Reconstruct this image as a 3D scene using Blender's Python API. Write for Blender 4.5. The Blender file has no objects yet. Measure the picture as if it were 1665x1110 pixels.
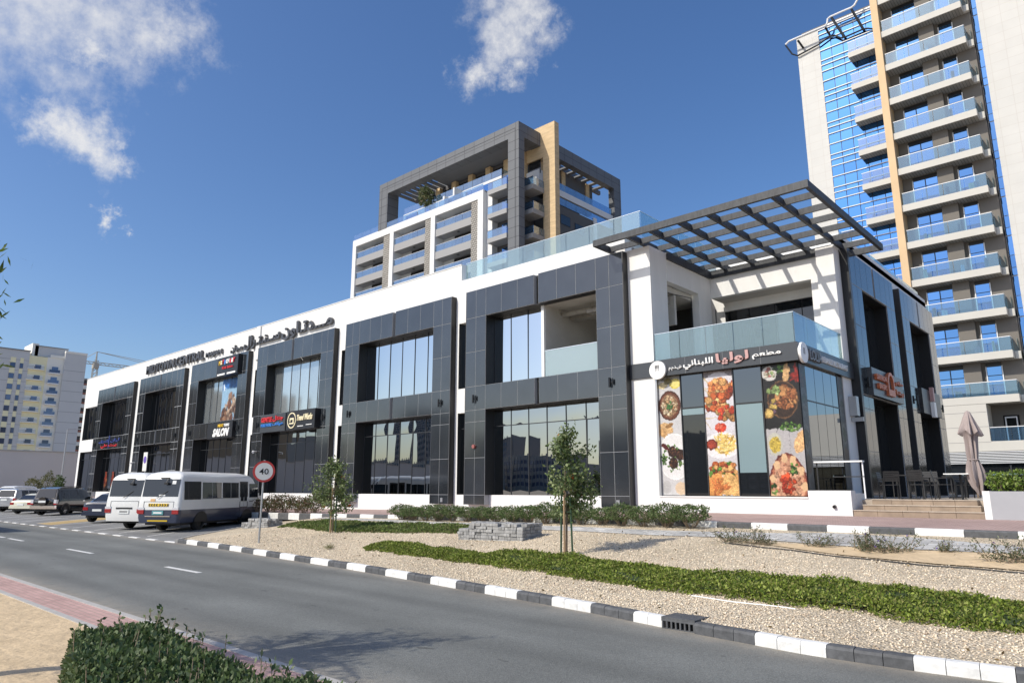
import bpy, bmesh, math, random
import numpy as np
from mathutils import Matrix, Vector
random.seed(7); np.random.seed(7)
S = bpy.context.scene
COL = S.collection
R = math.radians

# ------------------------------------------------------------------ camera
CAM_H = 1.95
cam = bpy.data.cameras.new('camera'); camo = bpy.data.objects.new('camera', cam); COL.objects.link(camo)
cam.sensor_width = 36.0; cam.lens = 36.0 * 1136 / 1665
cam.clip_start = 0.1; cam.clip_end = 6000
camo.location = (0, 0, CAM_H)
camo.rotation_euler = (R(90 + 11.87), 0, R(42.47))
S.camera = camo
S.render.resolution_x = 1024; S.render.resolution_y = 682

# ------------------------------------------------------------------ light
SUN_DIR = Vector((0.345, 1.0, -0.93)).normalized()          # direction the light travels
SUN_EL = math.asin(-SUN_DIR.z); SUN_AZ = math.atan2(-SUN_DIR.x, -SUN_DIR.y)
sun = bpy.data.lights.new('sun', 'SUN'); suno = bpy.data.objects.new('sun', sun); COL.objects.link(suno)
sun.energy = 4.1; sun.angle = R(0.53); sun.color = (1.0, 0.935, 0.82)
suno.rotation_euler = SUN_DIR.to_track_quat('-Z', 'Y').to_euler()
suno.location = (0, -20, 60)
S.view_settings.view_transform = 'Standard'; S.view_settings.look = 'None'
S.view_settings.exposure = 0.0; S.view_settings.gamma = 1.0
S.view_settings.use_curve_mapping = False
S.cycles.max_bounces = 8; S.cycles.transparent_max_bounces = 16
S.cycles.use_denoising = True

def pix_dir(px, py):
    """direction of a pixel of the photograph (1665x1110) in the world"""
    v = Vector(((px - 832.5) / 1136, -(py - 555) / 1136, -1.0))
    return (camo.rotation_euler.to_matrix() @ v).normalized()

def make_world():
    w = bpy.data.worlds.new('World'); S.world = w; w.use_nodes = True
    nt = w.node_tree; nt.nodes.clear(); N = nt.nodes.new; L = nt.links.new
    out = N('ShaderNodeOutputWorld'); bg = N('ShaderNodeBackground'); L(bg.outputs[0], out.inputs[0])
    sky = N('ShaderNodeTexSky'); sky.sky_type = 'NISHITA'; sky.sun_disc = False
    sky.sun_elevation = SUN_EL; sky.sun_rotation = SUN_AZ
    sky.altitude = 0; sky.air_density = 1.0; sky.dust_density = 1.7; sky.ozone_density = 3.0
    bg.inputs['Strength'].default_value = 0.15
    tc = N('ShaderNodeTexCoord')
    nz = N('ShaderNodeTexNoise'); nz.inputs['Scale'].default_value = 7.0; nz.inputs['Detail'].default_value = 9.0; nz.inputs['Roughness'].default_value = 0.62
    L(tc.outputs['Generated'], nz.inputs['Vector'])
    n2 = N('ShaderNodeTexNoise'); n2.inputs['Scale'].default_value = 38.0; n2.inputs['Detail'].default_value = 8.0; n2.inputs['Roughness'].default_value = .65
    L(tc.outputs['Generated'], n2.inputs['Vector'])
    def math_(op, a, b=None, c=None):
        m = N('ShaderNodeMath'); m.operation = op
        for i, v in enumerate((a, b, c)):
            if v is None: continue
            if isinstance(v, (int, float)): m.inputs[i].default_value = v
            else: L(v, m.inputs[i])
        return m.outputs[0]
    blobs = [(pix_dir(*p), r) for p, r in [((60, -10), .13), ((170, 15), .11), ((250, 50), .075), ((-70, 0), .14), ((130, 70), .045), ((88, 205), .042), ((120, 224), .052), ((160, 242), .05), ((195, 252), .036),
             ((850, 0), .08), ((815, 60), .065), ((890, 25), .05), ((780, 115), .04), ((840, 110), .04), ((168, 353), .02), ((186, 360), .018), ((850, -60), .09)]]
    rnd = random.Random(4)
    for k in range(16):      # the same kind of scattered cumulus over the rest of the sky
        a = R(60 + rnd.random() * 205); e = R(rnd.uniform(12, 55))
        d = Vector((math.sin(a) * math.cos(e), math.cos(a) * math.cos(e), math.sin(e)))
        for q in range(2):
            blobs.append(((d + Vector((rnd.uniform(-.08, .08), rnd.uniform(-.08, .08), rnd.uniform(-.03, .03)))).normalized(), rnd.uniform(.05, .13)))
    # ragged outlines: look the clouds up through a turbulent warp of the direction
    w1 = N('ShaderNodeTexNoise'); w1.inputs['Scale'].default_value = 12.0; w1.inputs['Detail'].default_value = 8.0; w1.inputs['Roughness'].default_value = .68; L(tc.outputs['Generated'], w1.inputs['Vector'])
    ws = N('ShaderNodeVectorMath'); ws.operation = 'SUBTRACT'; L(w1.outputs['Color'], ws.inputs[0]); ws.inputs[1].default_value = (.5, .5, .5)
    wm = N('ShaderNodeVectorMath'); wm.operation = 'MULTIPLY_ADD'; L(ws.outputs[0], wm.inputs[0]); wm.inputs[1].default_value = (.16, .16, .16); L(tc.outputs['Generated'], wm.inputs[2])
    acc = None
    for d, r in blobs:
        vm = N('ShaderNodeVectorMath'); vm.operation = 'DISTANCE'
        L(wm.outputs[0], vm.inputs[0]); vm.inputs[1].default_value = d
        m = math_('MULTIPLY_ADD', vm.outputs['Value'], -1.0 / r, 1.0)
        acc = m if acc is None else math_('MAXIMUM', acc, m)
    acc = math_('MAXIMUM', acc, -1.2)
    a1 = math_('MULTIPLY_ADD', nz.outputs['Fac'], 1.7, -1.0)
    a2 = math_('MULTIPLY_ADD', n2.outputs['Fac'], 0.75, -0.37)
    v = math_('ADD', math_('ADD', acc, a1), a2)
    mr = N('ShaderNodeMapRange'); mr.interpolation_type = 'SMOOTHSTEP'; L(v, mr.inputs['Value'])
    mr.inputs['From Min'].default_value = -0.08; mr.inputs['From Max'].default_value = 1.15; mr.inputs['To Max'].default_value = 0.92
    mix = N('ShaderNodeMixRGB'); L(mr.outputs[0], mix.inputs['Fac']); hs = N('ShaderNodeHueSaturation'); hs.inputs['Saturation'].default_value = 1.20; hs.inputs['Value'].default_value = 1.06; hs.inputs['Hue'].default_value = 0.506; L(sky.outputs[0], hs.inputs['Color']); L(hs.outputs[0], mix.inputs['Color1'])
    mix.inputs['Color2'].default_value = (5.8, 5.75, 5.7, 1)
    L(mix.outputs[0], bg.inputs['Color'])
make_world()

# ------------------------------------------------------------------ materials
MATS = {}
def mat(name, col=(.5, .5, .5), rough=.6, metal=0.0, spec=.5, var=0.0, vscale=3.0, bump=0.0, bscale=20.0, objvar=0.0, col2=None, stretch=(1, 1, 1), coat=0.0, attr=None, transl=0.0, detail=6, ior=None):
    if name in MATS: return MATS[name]
    m = bpy.data.materials.new(name); m.use_nodes = True; MATS[name] = m
    nt = m.node_tree; N = nt.nodes.new; L = nt.links.new
    b = nt.nodes['Principled BSDF']
    b.inputs['Base Color'].default_value = (*col, 1); b.inputs['Roughness'].default_value = rough
    b.inputs['Metallic'].default_value = metal; b.inputs['Specular IOR Level'].default_value = spec
    if ior: b.inputs['IOR'].default_value = ior
    if coat: b.inputs['Coat Weight'].default_value = coat; b.inputs['Coat Roughness'].default_value = .05
    src = None
    if attr:
        at = N('ShaderNodeVertexColor'); at.layer_name = attr; src = at.outputs['Color']
    if var or bump:
        tc = N('ShaderNodeTexCoord'); mp = N('ShaderNodeMapping'); mp.inputs['Scale'].default_value = stretch
        g = N('ShaderNodeNewGeometry'); L(g.outputs['Position'], mp.inputs['Vector'])
    if var:
        nz = N('ShaderNodeTexNoise'); nz.inputs['Scale'].default_value = vscale; nz.inputs['Detail'].default_value = detail; nz.inputs['Roughness'].default_value = .6
        L(mp.outputs[0], nz.inputs['Vector'])
        rm = N('ShaderNodeMapRange'); L(nz.outputs['Fac'], rm.inputs['Value']); rm.inputs['From Min'].default_value = .3; rm.inputs['From Max'].default_value = .7
        if col2 is not None:
            mx = N('ShaderNodeMixRGB'); L(rm.outputs[0], mx.inputs['Fac'])
            mx.inputs['Color1'].default_value = (*col, 1); mx.inputs['Color2'].default_value = (*col2, 1); src = mx.outputs[0]
        else:
            rm.inputs['To Min'].default_value = 1 - var; rm.inputs['To Max'].default_value = 1 + var
            mx = N('ShaderNodeVectorMath'); mx.operation = 'SCALE'
            if src is not None: L(src, mx.inputs[0])
            else: mx.inputs[0].default_value = col
            L(rm.outputs[0], mx.inputs['Scale']); src = mx.outputs[0]
    if objvar:
        oi = N('ShaderNodeObjectInfo'); rm2 = N('ShaderNodeMapRange'); L(oi.outputs['Random'], rm2.inputs['Value'])
        rm2.inputs['To Min'].default_value = 1 - objvar; rm2.inputs['To Max'].default_value = 1 + objvar
        mx2 = N('ShaderNodeVectorMath'); mx2.operation = 'SCALE'
        if src is not None: L(src, mx2.inputs[0])
        else: mx2.inputs[0].default_value = col
        L(rm2.outputs[0], mx2.inputs['Scale']); src = mx2.outputs[0]
    if src is not None: L(src, b.inputs['Base Color'])
    if bump:
        nb = N('ShaderNodeTexNoise'); nb.inputs['Scale'].default_value = bscale; nb.inputs['Detail'].default_value = 4
        L(mp.outputs[0], nb.inputs['Vector'])
        bp = N('ShaderNodeBump'); bp.inputs['Strength'].default_value = 1.0; bp.inputs['Distance'].default_value = bump
        L(nb.outputs['Fac'], bp.inputs['Height']); L(bp.outputs[0], b.inputs['Normal'])
    if transl:
        tr = N('ShaderNodeBsdfTranslucent'); ms = N('ShaderNodeMixShader'); ms.inputs[0].default_value = transl
        if src is not None: L(src, tr.inputs['Color'])
        else: tr.inputs['Color'].default_value = (*col, 1)
        o = nt.nodes['Material Output']; L(b.outputs[0], ms.inputs[1]); L(tr.outputs[0], ms.inputs[2]); L(ms.outputs[0], o.inputs[0])
    return m

def glass_mat(name, tint=(.75, .9, .9), refl=.12, rough=.02, body=0.0, bodycol=(.5, .6, .6)):
    """architectural sheet glass: tinted see-through + fresnel reflection (+ a little frosted body)"""
    if name in MATS: return MATS[name]
    m = bpy.data.materials.new(name); m.use_nodes = True; MATS[name] = m
    nt = m.node_tree; nt.nodes.clear(); N = nt.nodes.new; L = nt.links.new
    o = N('ShaderNodeOutputMaterial'); t = N('ShaderNodeBsdfTransparent'); t.inputs[0].default_value = (*tint, 1)
    g = N('ShaderNodeBsdfGlossy'); g.inputs['Roughness'].default_value = rough; g.inputs['Color'].default_value = (.9, .95, 1, 1)
    lw = N('ShaderNodeLayerWeight'); lw.inputs['Blend'].default_value = .28
    mr = N('ShaderNodeMapRange'); L(lw.outputs['Facing'], mr.inputs['Value']); mr.inputs['To Min'].default_value = refl; mr.inputs['To Max'].default_value = min(1, refl + .55)
    base = t.outputs[0]
    if body:
        d = N('ShaderNodeBsdfDiffuse'); d.inputs[0].default_value = (*bodycol, 1)
        mb = N('ShaderNodeMixShader'); mb.inputs[0].default_value = body; L(base, mb.inputs[1]); L(d.outputs[0], mb.inputs[2]); base = mb.outputs[0]
    ms = N('ShaderNodeMixShader'); L(mr.outputs[0], ms.inputs[0]); L(base, ms.inputs[1]); L(g.outputs[0], ms.inputs[2])
    L(ms.outputs[0], o.inputs[0])
    return m

def tile_mat(name, col, mortar, sx, sy, plane='XZ', msize=.02, rough=.7, var=.1, bump=.004, offset=0.0, cvar=.1, spec=.3):
    """tiles/pavers/panels of sx by sy metres drawn in the world plane"""
    if name in MATS: return MATS[name]
    m = bpy.data.materials.new(name); m.use_nodes = True; MATS[name] = m
    nt = m.node_tree; N = nt.nodes.new; L = nt.links.new; b = nt.nodes['Principled BSDF']
    b.inputs['Roughness'].default_value = rough; b.inputs['Specular IOR Level'].default_value = spec
    g = N('ShaderNodeNewGeometry'); sp = N('ShaderNodeSeparateXYZ'); L(g.outputs['Position'], sp.inputs[0])
    cb = N('ShaderNodeCombineXYZ'); L(sp.outputs[plane[0]], cb.inputs[0]); L(sp.outputs[plane[1]], cb.inputs[1])
    br = N('ShaderNodeTexBrick'); L(cb.outputs[0], br.inputs['Vector'])
    br.offset = offset; br.squash = 1.0; br.inputs['Scale'].default_value = 1.0
    br.inputs['Brick Width'].default_value = sx; br.inputs['Row Height'].default_value = sy
    br.inputs['Mortar Size'].default_value = msize; br.inputs['Mortar Smooth'].default_value = .1; br.inputs['Bias'].default_value = 0
    br.inputs['Color1'].default_value = (*[c * (1 - cvar) for c in col], 1); br.inputs['Color2'].default_value = (*[c * (1 + cvar) for c in col], 1)
    br.inputs['Mortar'].default_value = (*mortar, 1)
    nz = N('ShaderNodeTexNoise'); nz.inputs['Scale'].default_value = .8; nz.inputs['Detail'].default_value = 7; L(g.outputs['Position'], nz.inputs['Vector'])
    rm = N('ShaderNodeMapRange'); L(nz.outputs['Fac'], rm.inputs['Value']); rm.inputs['From Min'].default_value = .3; rm.inputs['From Max'].default_value = .7
    rm.inputs['To Min'].default_value = 1 - var; rm.inputs['To Max'].default_value = 1 + var
    mx = N('ShaderNodeVectorMath'); mx.operation = 'SCALE'; L(br.outputs['Color'], mx.inputs[0]); L(rm.outputs[0], mx.inputs['Scale']); L(mx.outputs[0], b.inputs['Base Color'])
    if bump:
        bp = N('ShaderNodeBump'); bp.invert = True; bp.inputs['Distance'].default_value = bump; L(br.outputs['Fac'], bp.inputs['Height']); L(bp.outputs[0], b.inputs['Normal'])
    return m

def M(n): return MATS[n]
# facade
mat('white_render', (.75, .75, .735), .75, var=.055, vscale=1.6, stretch=(1, 1, .18), bump=.002, bscale=30, detail=9)
mat('granite', (.022, .026, .031), .10, spec=.5, var=.25, vscale=1.1, objvar=.2, ior=1.85)
mat('joint', (.34, .35, .36), .8)
mat('black_metal', (.012, .013, .015), .35, spec=.5)
mat('dark_reveal', (.010, .010, .011), .45)
mat('pergola_steel', (.050, .054, .060), .55, var=.35, vscale=4, stretch=(3, 3, .6), spec=.4)
mat('mirror_glass', (.56, .60, .63), .015, metal=1.0)
mat('mirror_glass_dark', (.33, .35, .365), .012, metal=1.0)
mat('film_glass', (.50, .55, .57), .08, metal=.75, objvar=.12)
mat('dark_glass', (.012, .014, .016), .02, spec=.75)
mat('frost_glass', (.20, .28, .30), .12, spec=.6)
mat('mullion', (.03, .032, .036), .4)
glass_mat('rail_glass', (.76, .88, .88), .045, body=.15, bodycol=(.46, .60, .61))
glass_mat('tower_rail_glass', (.52, .72, .84), .08, body=.12, bodycol=(.26, .42, .54))
glass_mat('rail_glass_pale', (.80, .88, .88), .08, body=.45, bodycol=(.46, .56, .54))
glass_mat('blue_rail_glass', (.46, .63, .78), .12, body=.12, bodycol=(.22, .36, .52))
mat('rail_cap', (.75, .80, .82), .3, metal=.6)
mat('plaster_grey', (.55, .53, .49), .85, var=.08, vscale=1.2)
mat('interior_dark', (.06, .058, .055), .9)
mat('duct', (.35, .33, .30), .7, var=.2, vscale=6)
mat('steel', (.45, .46, .47), .4, metal=.8)
mat('white_paint', (.78, .78, .76), .5)
mat('sign_black', (.018, .018, .02), .35)
mat('sign_grey', (.050, .055, .062), .3, spec=.5)
mat('letter_grey', (.20, .20, .205), .4, metal=.2)
mat('letter_dark', (.075, .075, .08), .4, metal=.2)
mat('letter_white', (.82, .82, .80), .4)
mat('letter_rose', (.50, .30, .28), .45)
mat('letter_red', (.62, .03, .035), .4)
mat('letter_blue', (.05, .22, .62), .4)
mat('letter_navy', (.03, .05, .22), .4)
mat('letter_cream', (.80, .72, .48), .4)
mat('letter_gold', (.75, .48, .03), .4)
mat('letter_orange', (.55, .16, .07), .4)
mat('print', rough=.35, attr='print', spec=.4)
# towers
tile_mat('tower_white', (.55, .545, .52), (.50, .48, .45), 1.15, .82, 'XZ', .018, .6, .03, .002, 0, .015)
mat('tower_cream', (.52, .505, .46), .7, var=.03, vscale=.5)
mat('tower_fin', (.60, .43, .25), .7, var=.05, vscale=.6)
mat('tower_taupe', (.165, .150, .130), .8, var=.05, vscale=.6)
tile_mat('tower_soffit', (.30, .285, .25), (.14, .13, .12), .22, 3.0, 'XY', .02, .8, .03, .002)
mat('blue_glass', (.11, .285, .60), .03, metal=1.0, objvar=.10)
mat('blue_glass_deep', (.12, .26, .50), .03, metal=1.0, objvar=.12)
mat('white_metal', (.74, .75, .76), .4)
mat('hotel_white', (.66, .665, .66), .65, var=.02, vscale=.4)
tile_mat('hotel_grey', (.135, .142, .152), (.05, .05, .055), 1.9, 1.3, 'XZ', .035, .55, .03, .003, 0, .03)
tile_mat('hotel_grey_side', (.135, .142, .152), (.05, .05, .055), 1.9, 1.3, 'YZ', .035, .55, .03, .003, 0, .03)
mat('hotel_grey_plain', (.15, .155, .165), .6)
mat('hotel_slab', (.30, .30, .30), .7)
mat('hotel_brown', (.10, .098, .095), .8)
mat('hotel_stone', (.58, .43, .25), .85, var=.16, vscale=1.6, stretch=(.5, .5, 2.4), bump=.02, bscale=3)
tile_mat('hotel_screen', (.42, .40, .36), (.13, .12, .11), .30, .30, 'XZ', .05, .8, .05, .02, .5)
mat('hotel_room', (.09, .09, .095), .7)
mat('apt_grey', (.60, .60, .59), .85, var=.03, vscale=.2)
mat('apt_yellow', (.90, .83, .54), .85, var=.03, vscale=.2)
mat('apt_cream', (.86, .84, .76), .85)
mat('apt_line', (.22, .22, .23), .85)
mat('apt_glass', (.13, .16, .25), .08, metal=.6, objvar=.35)
mat('concrete', (.42, .40, .37), .85, var=.12, vscale=1.5)
mat('red_brick', (.40, .16, .11), .85)
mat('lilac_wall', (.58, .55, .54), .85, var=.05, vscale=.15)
mat('crane_paint', (.40, .38, .33), .6)
# ground
# ------------------------------------------------------------------ mesh helpers
class MB:
    def __init__(s): s.v = []; s.f = []
    def box(s, x0, x1, y0, y1, z0, z1):
        n = len(s.v)
        s.v += [(x0, y0, z0), (x1, y0, z0), (x1, y1, z0), (x0, y1, z0), (x0, y0, z1), (x1, y0, z1), (x1, y1, z1), (x0, y1, z1)]
        s.f += [(n, n + 3, n + 2, n + 1), (n + 4, n + 5, n + 6, n + 7), (n, n + 1, n + 5, n + 4), (n + 1, n + 2, n + 6, n + 5), (n + 2, n + 3, n + 7, n + 6), (n + 3, n, n + 4, n + 7)]
        return s
    def poly(s, pts):
        n = len(s.v); s.v += [tuple(p) for p in pts]; s.f.append(tuple(range(n, n + len(pts)))); return s
    def prism(s, pts, z0, z1):
        """pts counter-clockwise in XY"""
        n = len(s.v); k = len(pts)
        s.v += [(p[0], p[1], z0) for p in pts] + [(p[0], p[1], z1) for p in pts]
        s.f.append(tuple(reversed(range(n, n + k)))); s.f.append(tuple(range(n + k, n + 2 * k)))
        for i in range(k): j = (i + 1) % k; s.f.append((n + i, n + j, n + k + j, n + k + i))
        return s
    def sweep(s, prof, axis, a0, a1):
        """closed profile in the two other axes (in order x,y,z without `axis`), extruded from a0 to a1"""
        n = len(s.v); k = len(prof)
        def mk(p, a):
            q = list(p); q.insert(axis, a); return tuple(q)
        s.v += [mk(p, a0) for p in prof] + [mk(p, a1) for p in prof]
        s.f.append(tuple(reversed(range(n, n + k)))); s.f.append(tuple(range(n + k, n + 2 * k)))
        for i in range(k): j = (i + 1) % k; s.f.append((n + i, n + j, n + k + j, n + k + i))
        return s
    def tube(s, pts, rad, n=8, cap=True):
        pts = [Vector(p) for p in pts]; rad = rad if isinstance(rad, (list, tuple)) else [rad] * len(pts)
        base = len(s.v); up = Vector((0, 0, 1))
        for i, p in enumerate(pts):
            d = (pts[min(i + 1, len(pts) - 1)] - pts[max(i - 1, 0)]).normalized()
            a = d.cross(up) if abs(d.dot(up)) < .95 else d.cross(Vector((1, 0, 0)))
            a.normalize(); b = a.cross(d).normalized()
            for k in range(n):
                t = 2 * math.pi * k / n; s.v.append(tuple(p + (a * math.cos(t) + b * math.sin(t)) * rad[i]))
        for i in range(len(pts) - 1):
            for k in range(n):
                k2 = (k + 1) % n
                s.f.append((base + i * n + k, base + (i + 1) * n + k, base + (i + 1) * n + k2, base + i * n + k2))
        if cap:
            s.f.append(tuple(range(base, base + n))); m = base + (len(pts) - 1) * n; s.f.append(tuple(reversed(range(m, m + n))))
        return s
    def loft(s, rings, cap=True, closed=True):
        base = len(s.v); n = len(rings[0])
        for r in rings: s.v += [tuple(p) for p in r]
        for i in range(len(rings) - 1):
            for k in range(n if closed else n - 1):
                k2 = (k + 1) % n
                s.f.append((base + i * n + k, base + i * n + k2, base + (i + 1) * n + k2, base + (i + 1) * n + k))
        if cap:
            s.f.append(tuple(reversed(range(base, base + n)))); m = base + (len(rings) - 1) * n; s.f.append(tuple(range(m, m + n)))
        return s
    def disc(s, c, r, normal='Y', n=24, thick=.02):
        cx, cy, cz = c; ring = []
        for i in range(n):
            t = 2 * math.pi * i / n; ring.append((r * math.cos(t), r * math.sin(t)))
        if normal == 'Y': s.sweep([(cx + a, cz + b) for a, b in ring], 1, cy, cy + thick)
        else: s.sweep([(cy + a, cz + b) for a, b in ring], 0, cx, cx + thick)
        return s
    def mesh(s, name='mesh'):
        me = bpy.data.meshes.new(name); me.from_pydata(s.v, [], s.f); me.update(); return me

ROOT = {}      # empties -> their world matrix, so that parts built in world space stay put
def put(name, me, m=None, parent=None, loc=None, smooth=False, rot=None):
    if isinstance(me, MB):
        me = me.mesh(name)
        bm = bmesh.new(); bm.from_mesh(me); bmesh.ops.recalc_face_normals(bm, faces=bm.faces); bm.to_mesh(me); bm.free()
    if m is not None and len(me.materials) == 0: me.materials.append(MATS[m] if isinstance(m, str) else m)
    if smooth:
        me.polygons.foreach_set('use_smooth', [True] * len(me.polygons))
        if smooth != 'all': me.set_sharp_from_angle(angle=R(smooth if smooth is not True else 40))
    o = bpy.data.objects.new(name, me); COL.objects.link(o)
    if loc is not None: o.location = loc
    if rot is not None: o.rotation_euler = rot
    if parent is not None:
        o.parent = parent
        if parent.name in ROOT: o.matrix_parent_inverse = ROOT[parent.name].inverted()
    return o
def tag(o, label, cat, group=None, kind=None):
    if label: o['label'] = label
    if cat: o['category'] = cat
    if group: o['group'] = group
    if kind: o['kind'] = kind
    return o
def thing(name, label, cat, loc=(0, 0, 0), group=None):
    o = bpy.data.objects.new(name, None); COL.objects.link(o); o.location = loc
    o.empty_display_size = .2
    ROOT[o.name] = Matrix.Translation(loc)
    return tag(o, label, cat, group)
def struct(name, me, m, smooth=False):
    o = put(name, me, m, smooth=smooth); o['kind'] = 'structure'; return o
def dup(root, loc, rotz=0.0, label=None, scale=1.0):
    """copy of a thing with copies of its parts and sub-parts (prototype built at the origin)"""
    r = root.copy(); COL.objects.link(r); r.location = loc; r.rotation_euler = (0, 0, rotz)
    r.scale = (scale,) * 3 if not isinstance(scale, tuple) else scale
    if label: r['label'] = label
    for ch in root.children:
        c = ch.copy(); COL.objects.link(c); c.parent = r
        for g_ in ch.children:
            d = g_.copy(); COL.objects.link(d); d.parent = c
    return r
def shape_ar(s):
    """join Arabic letters (presentation forms) and turn them left-to-right for the text object"""
    F = {'ـ': ('\u0640',) * 4, 'ا': ('\uFE8D', '\uFE8E'), 'ب': ('\uFE8F', '\uFE90', '\uFE91', '\uFE92'), 'ت': ('\uFE95', '\uFE96', '\uFE97', '\uFE98'), 'ج': ('\uFE9D', '\uFE9E', '\uFE9F', '\uFEA0'),
         'د': ('\uFEA9', '\uFEAA'), 'ر': ('\uFEAD', '\uFEAE'), 'س': ('\uFEB1', '\uFEB2', '\uFEB3', '\uFEB4'), 'ش': ('\uFEB5', '\uFEB6', '\uFEB7', '\uFEB8'), 'ط': ('\uFEC1', '\uFEC2', '\uFEC3', '\uFEC4'),
         'ع': ('\uFEC9', '\uFECA', '\uFECB', '\uFECC'), 'ل': ('\uFEDD', '\uFEDE', '\uFEDF', '\uFEE0'), 'م': ('\uFEE1', '\uFEE2', '\uFEE3', '\uFEE4'), 'ن': ('\uFEE5', '\uFEE6', '\uFEE7', '\uFEE8'),
         'و': ('\uFEED', '\uFEEE'), 'ي': ('\uFEF1', '\uFEF2', '\uFEF3', '\uFEF4'), 'ذ': ('\uFEAB', '\uFEAC'), 'ه': ('\uFEE9', '\uFEEA', '\uFEEB', '\uFEEC'), 'ف': ('\uFED1', '\uFED2', '\uFED3', '\uFED4'), 'ة': ('\uFE93', '\uFE94'),
         'ق': ('\uFED5', '\uFED6', '\uFED7', '\uFED8'), 'ك': ('\uFED9', '\uFEDA', '\uFEDB', '\uFEDC')}
    out = []
    for i, ch in enumerate(s):
        if ch not in F: out.append(ch); continue
        f = F[ch]; prev = i > 0 and s[i - 1] in F and len(F[s[i - 1]]) == 4
        nxt = i + 1 < len(s) and s[i + 1] in F and len(f) == 4
        out.append(f[3] if prev and nxt else f[1] if prev else f[2] if nxt else f[0])
    return ''.join(reversed(out))
def text_mesh(body, w, h, depth=.04, bold=.012, face='front', italic=0.0):
    """lettering mesh fitted into w x h, origin at its lower left; 'front' reads along +X facing -Y, 'side' along +Y facing +X"""
    c = bpy.data.curves.new('lettering', 'FONT'); c.body = body; c.resolution_u = 2; c.offset = bold; c.extrude = .5; c.shear = italic
    o = bpy.data.objects.new('lettering', c); COL.objects.link(o); bpy.context.view_layer.update()
    me = bpy.data.meshes.new_from_object(o.evaluated_get(bpy.context.evaluated_depsgraph_get()))
    bpy.data.objects.remove(o); bpy.data.curves.remove(c)
    me.materials.clear()
    n = len(me.vertices); a = np.empty(n * 3); me.vertices.foreach_get('co', a); a = a.reshape(-1, 3)
    lo = a.min(0); hi = a.max(0); u = (a[:, 0] - lo[0]) / (hi[0] - lo[0]) * w; v = (a[:, 1] - lo[1]) / (hi[1] - lo[1]) * h; t = (a[:, 2] - lo[2]) / (hi[2] - lo[2]) * depth
    q = np.empty_like(a)
    if face == 'front': q[:, 0] = u; q[:, 1] = -t; q[:, 2] = v
    else: q[:, 0] = t; q[:, 1] = u; q[:, 2] = v
    me.vertices.foreach_set('co', q.ravel()); me.update()
    return me
def srgb(c):
    c = np.asarray(c, float); return np.where(c <= .04045, c / 12.92, ((c + .055) / 1.055) ** 2.4)
def print_mesh(img, p0, du, dv):
    """flat print: one vertex per cell of img (rows from the top, sRGB 0..1), p0 upper left corner"""
    h, w, _ = img.shape; p0 = np.array(p0); du = np.array(du, float); dv = np.array(dv, float)
    jj, ii = np.meshgrid(np.arange(w) / (w - 1), np.arange(h) / (h - 1))
    P = p0 + jj[..., None] * du + ii[..., None] * dv
    idx = np.arange(h * w).reshape(h, w)
    f = np.stack([idx[:-1, :-1], idx[1:, :-1], idx[1:, 1:], idx[:-1, 1:]], -1).reshape(-1, 4)
    me = bpy.data.meshes.new('print'); me.vertices.add(h * w); me.vertices.foreach_set('co', P.ravel())
    me.loops.add(f.size); me.loops.foreach_set('vertex_index', f.ravel()); me.polygons.add(len(f))
    me.polygons.foreach_set('loop_start', np.arange(0, f.size, 4)); me.update(calc_edges=True)
    at = me.color_attributes.new('print', 'FLOAT_COLOR', 'POINT')
    at.data.foreach_set('color', np.concatenate([srgb(np.clip(img, 0, 1)), np.ones((h, w, 1))], -1).ravel())
    return me
def quads_mesh(name, P, cols=None):
    """P: (n,4,3) quads, cols (n,3) linear"""
    n = len(P); me = bpy.data.meshes.new(name); me.vertices.add(n * 4); me.vertices.foreach_set('co', P.reshape(-1))
    me.loops.add(n * 4); me.loops.foreach_set('vertex_index', np.arange(n * 4)); me.polygons.add(n)
    me.polygons.foreach_set('loop_start', np.arange(0, n * 4, 4)); me.update(calc_edges=True)
    if cols is not None:
        at = me.color_attributes.new('leaf', 'FLOAT_COLOR', 'POINT')
        c = np.repeat(np.concatenate([cols, np.ones((n, 1))], 1), 4, 0); at.data.foreach_set('color', c.ravel())
    return me
RNG = np.random.default_rng(11)
def leaves(name, C, size, aspect=.45, upbias=.3, pal=((.05, .11, .02),), jitter=.3, sizevar=.4, droop=0.0):
    """one rhombic leaf at each of the points C"""
    n = len(C); d = RNG.normal(size=(n, 3)); d[:, 2] += upbias; d[:, 2] -= droop; d /= np.linalg.norm(d, axis=1)[:, None]
    e = RNG.normal(size=(n, 3)); e -= (e * d).sum(1)[:, None] * d; e /= np.linalg.norm(e, axis=1)[:, None]
    L_ = size * (1 + RNG.uniform(-sizevar, sizevar, n))[:, None]; W_ = L_ * aspect
    P = np.stack([C, C + d * L_ * .5 + e * W_ * .5, C + d * L_, C + d * L_ * .5 - e * W_ * .5], 1)
    pal = np.array(pal); cols = pal[RNG.integers(0, len(pal), n)] * (1 + RNG.uniform(-jitter, jitter, (n, 1)))
    return quads_mesh(name, P, cols)
mat('leaf', rough=.5, attr='leaf', spec=.35, transl=.25)
mat('leaf_matt', rough=.65, attr='leaf', spec=.2, transl=.2)
mat('bark', (.16, .12, .085), .9, var=.3, vscale=8)
mat('dry_soil', (.20, .155, .105), .95, var=.25, vscale=3)

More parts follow.
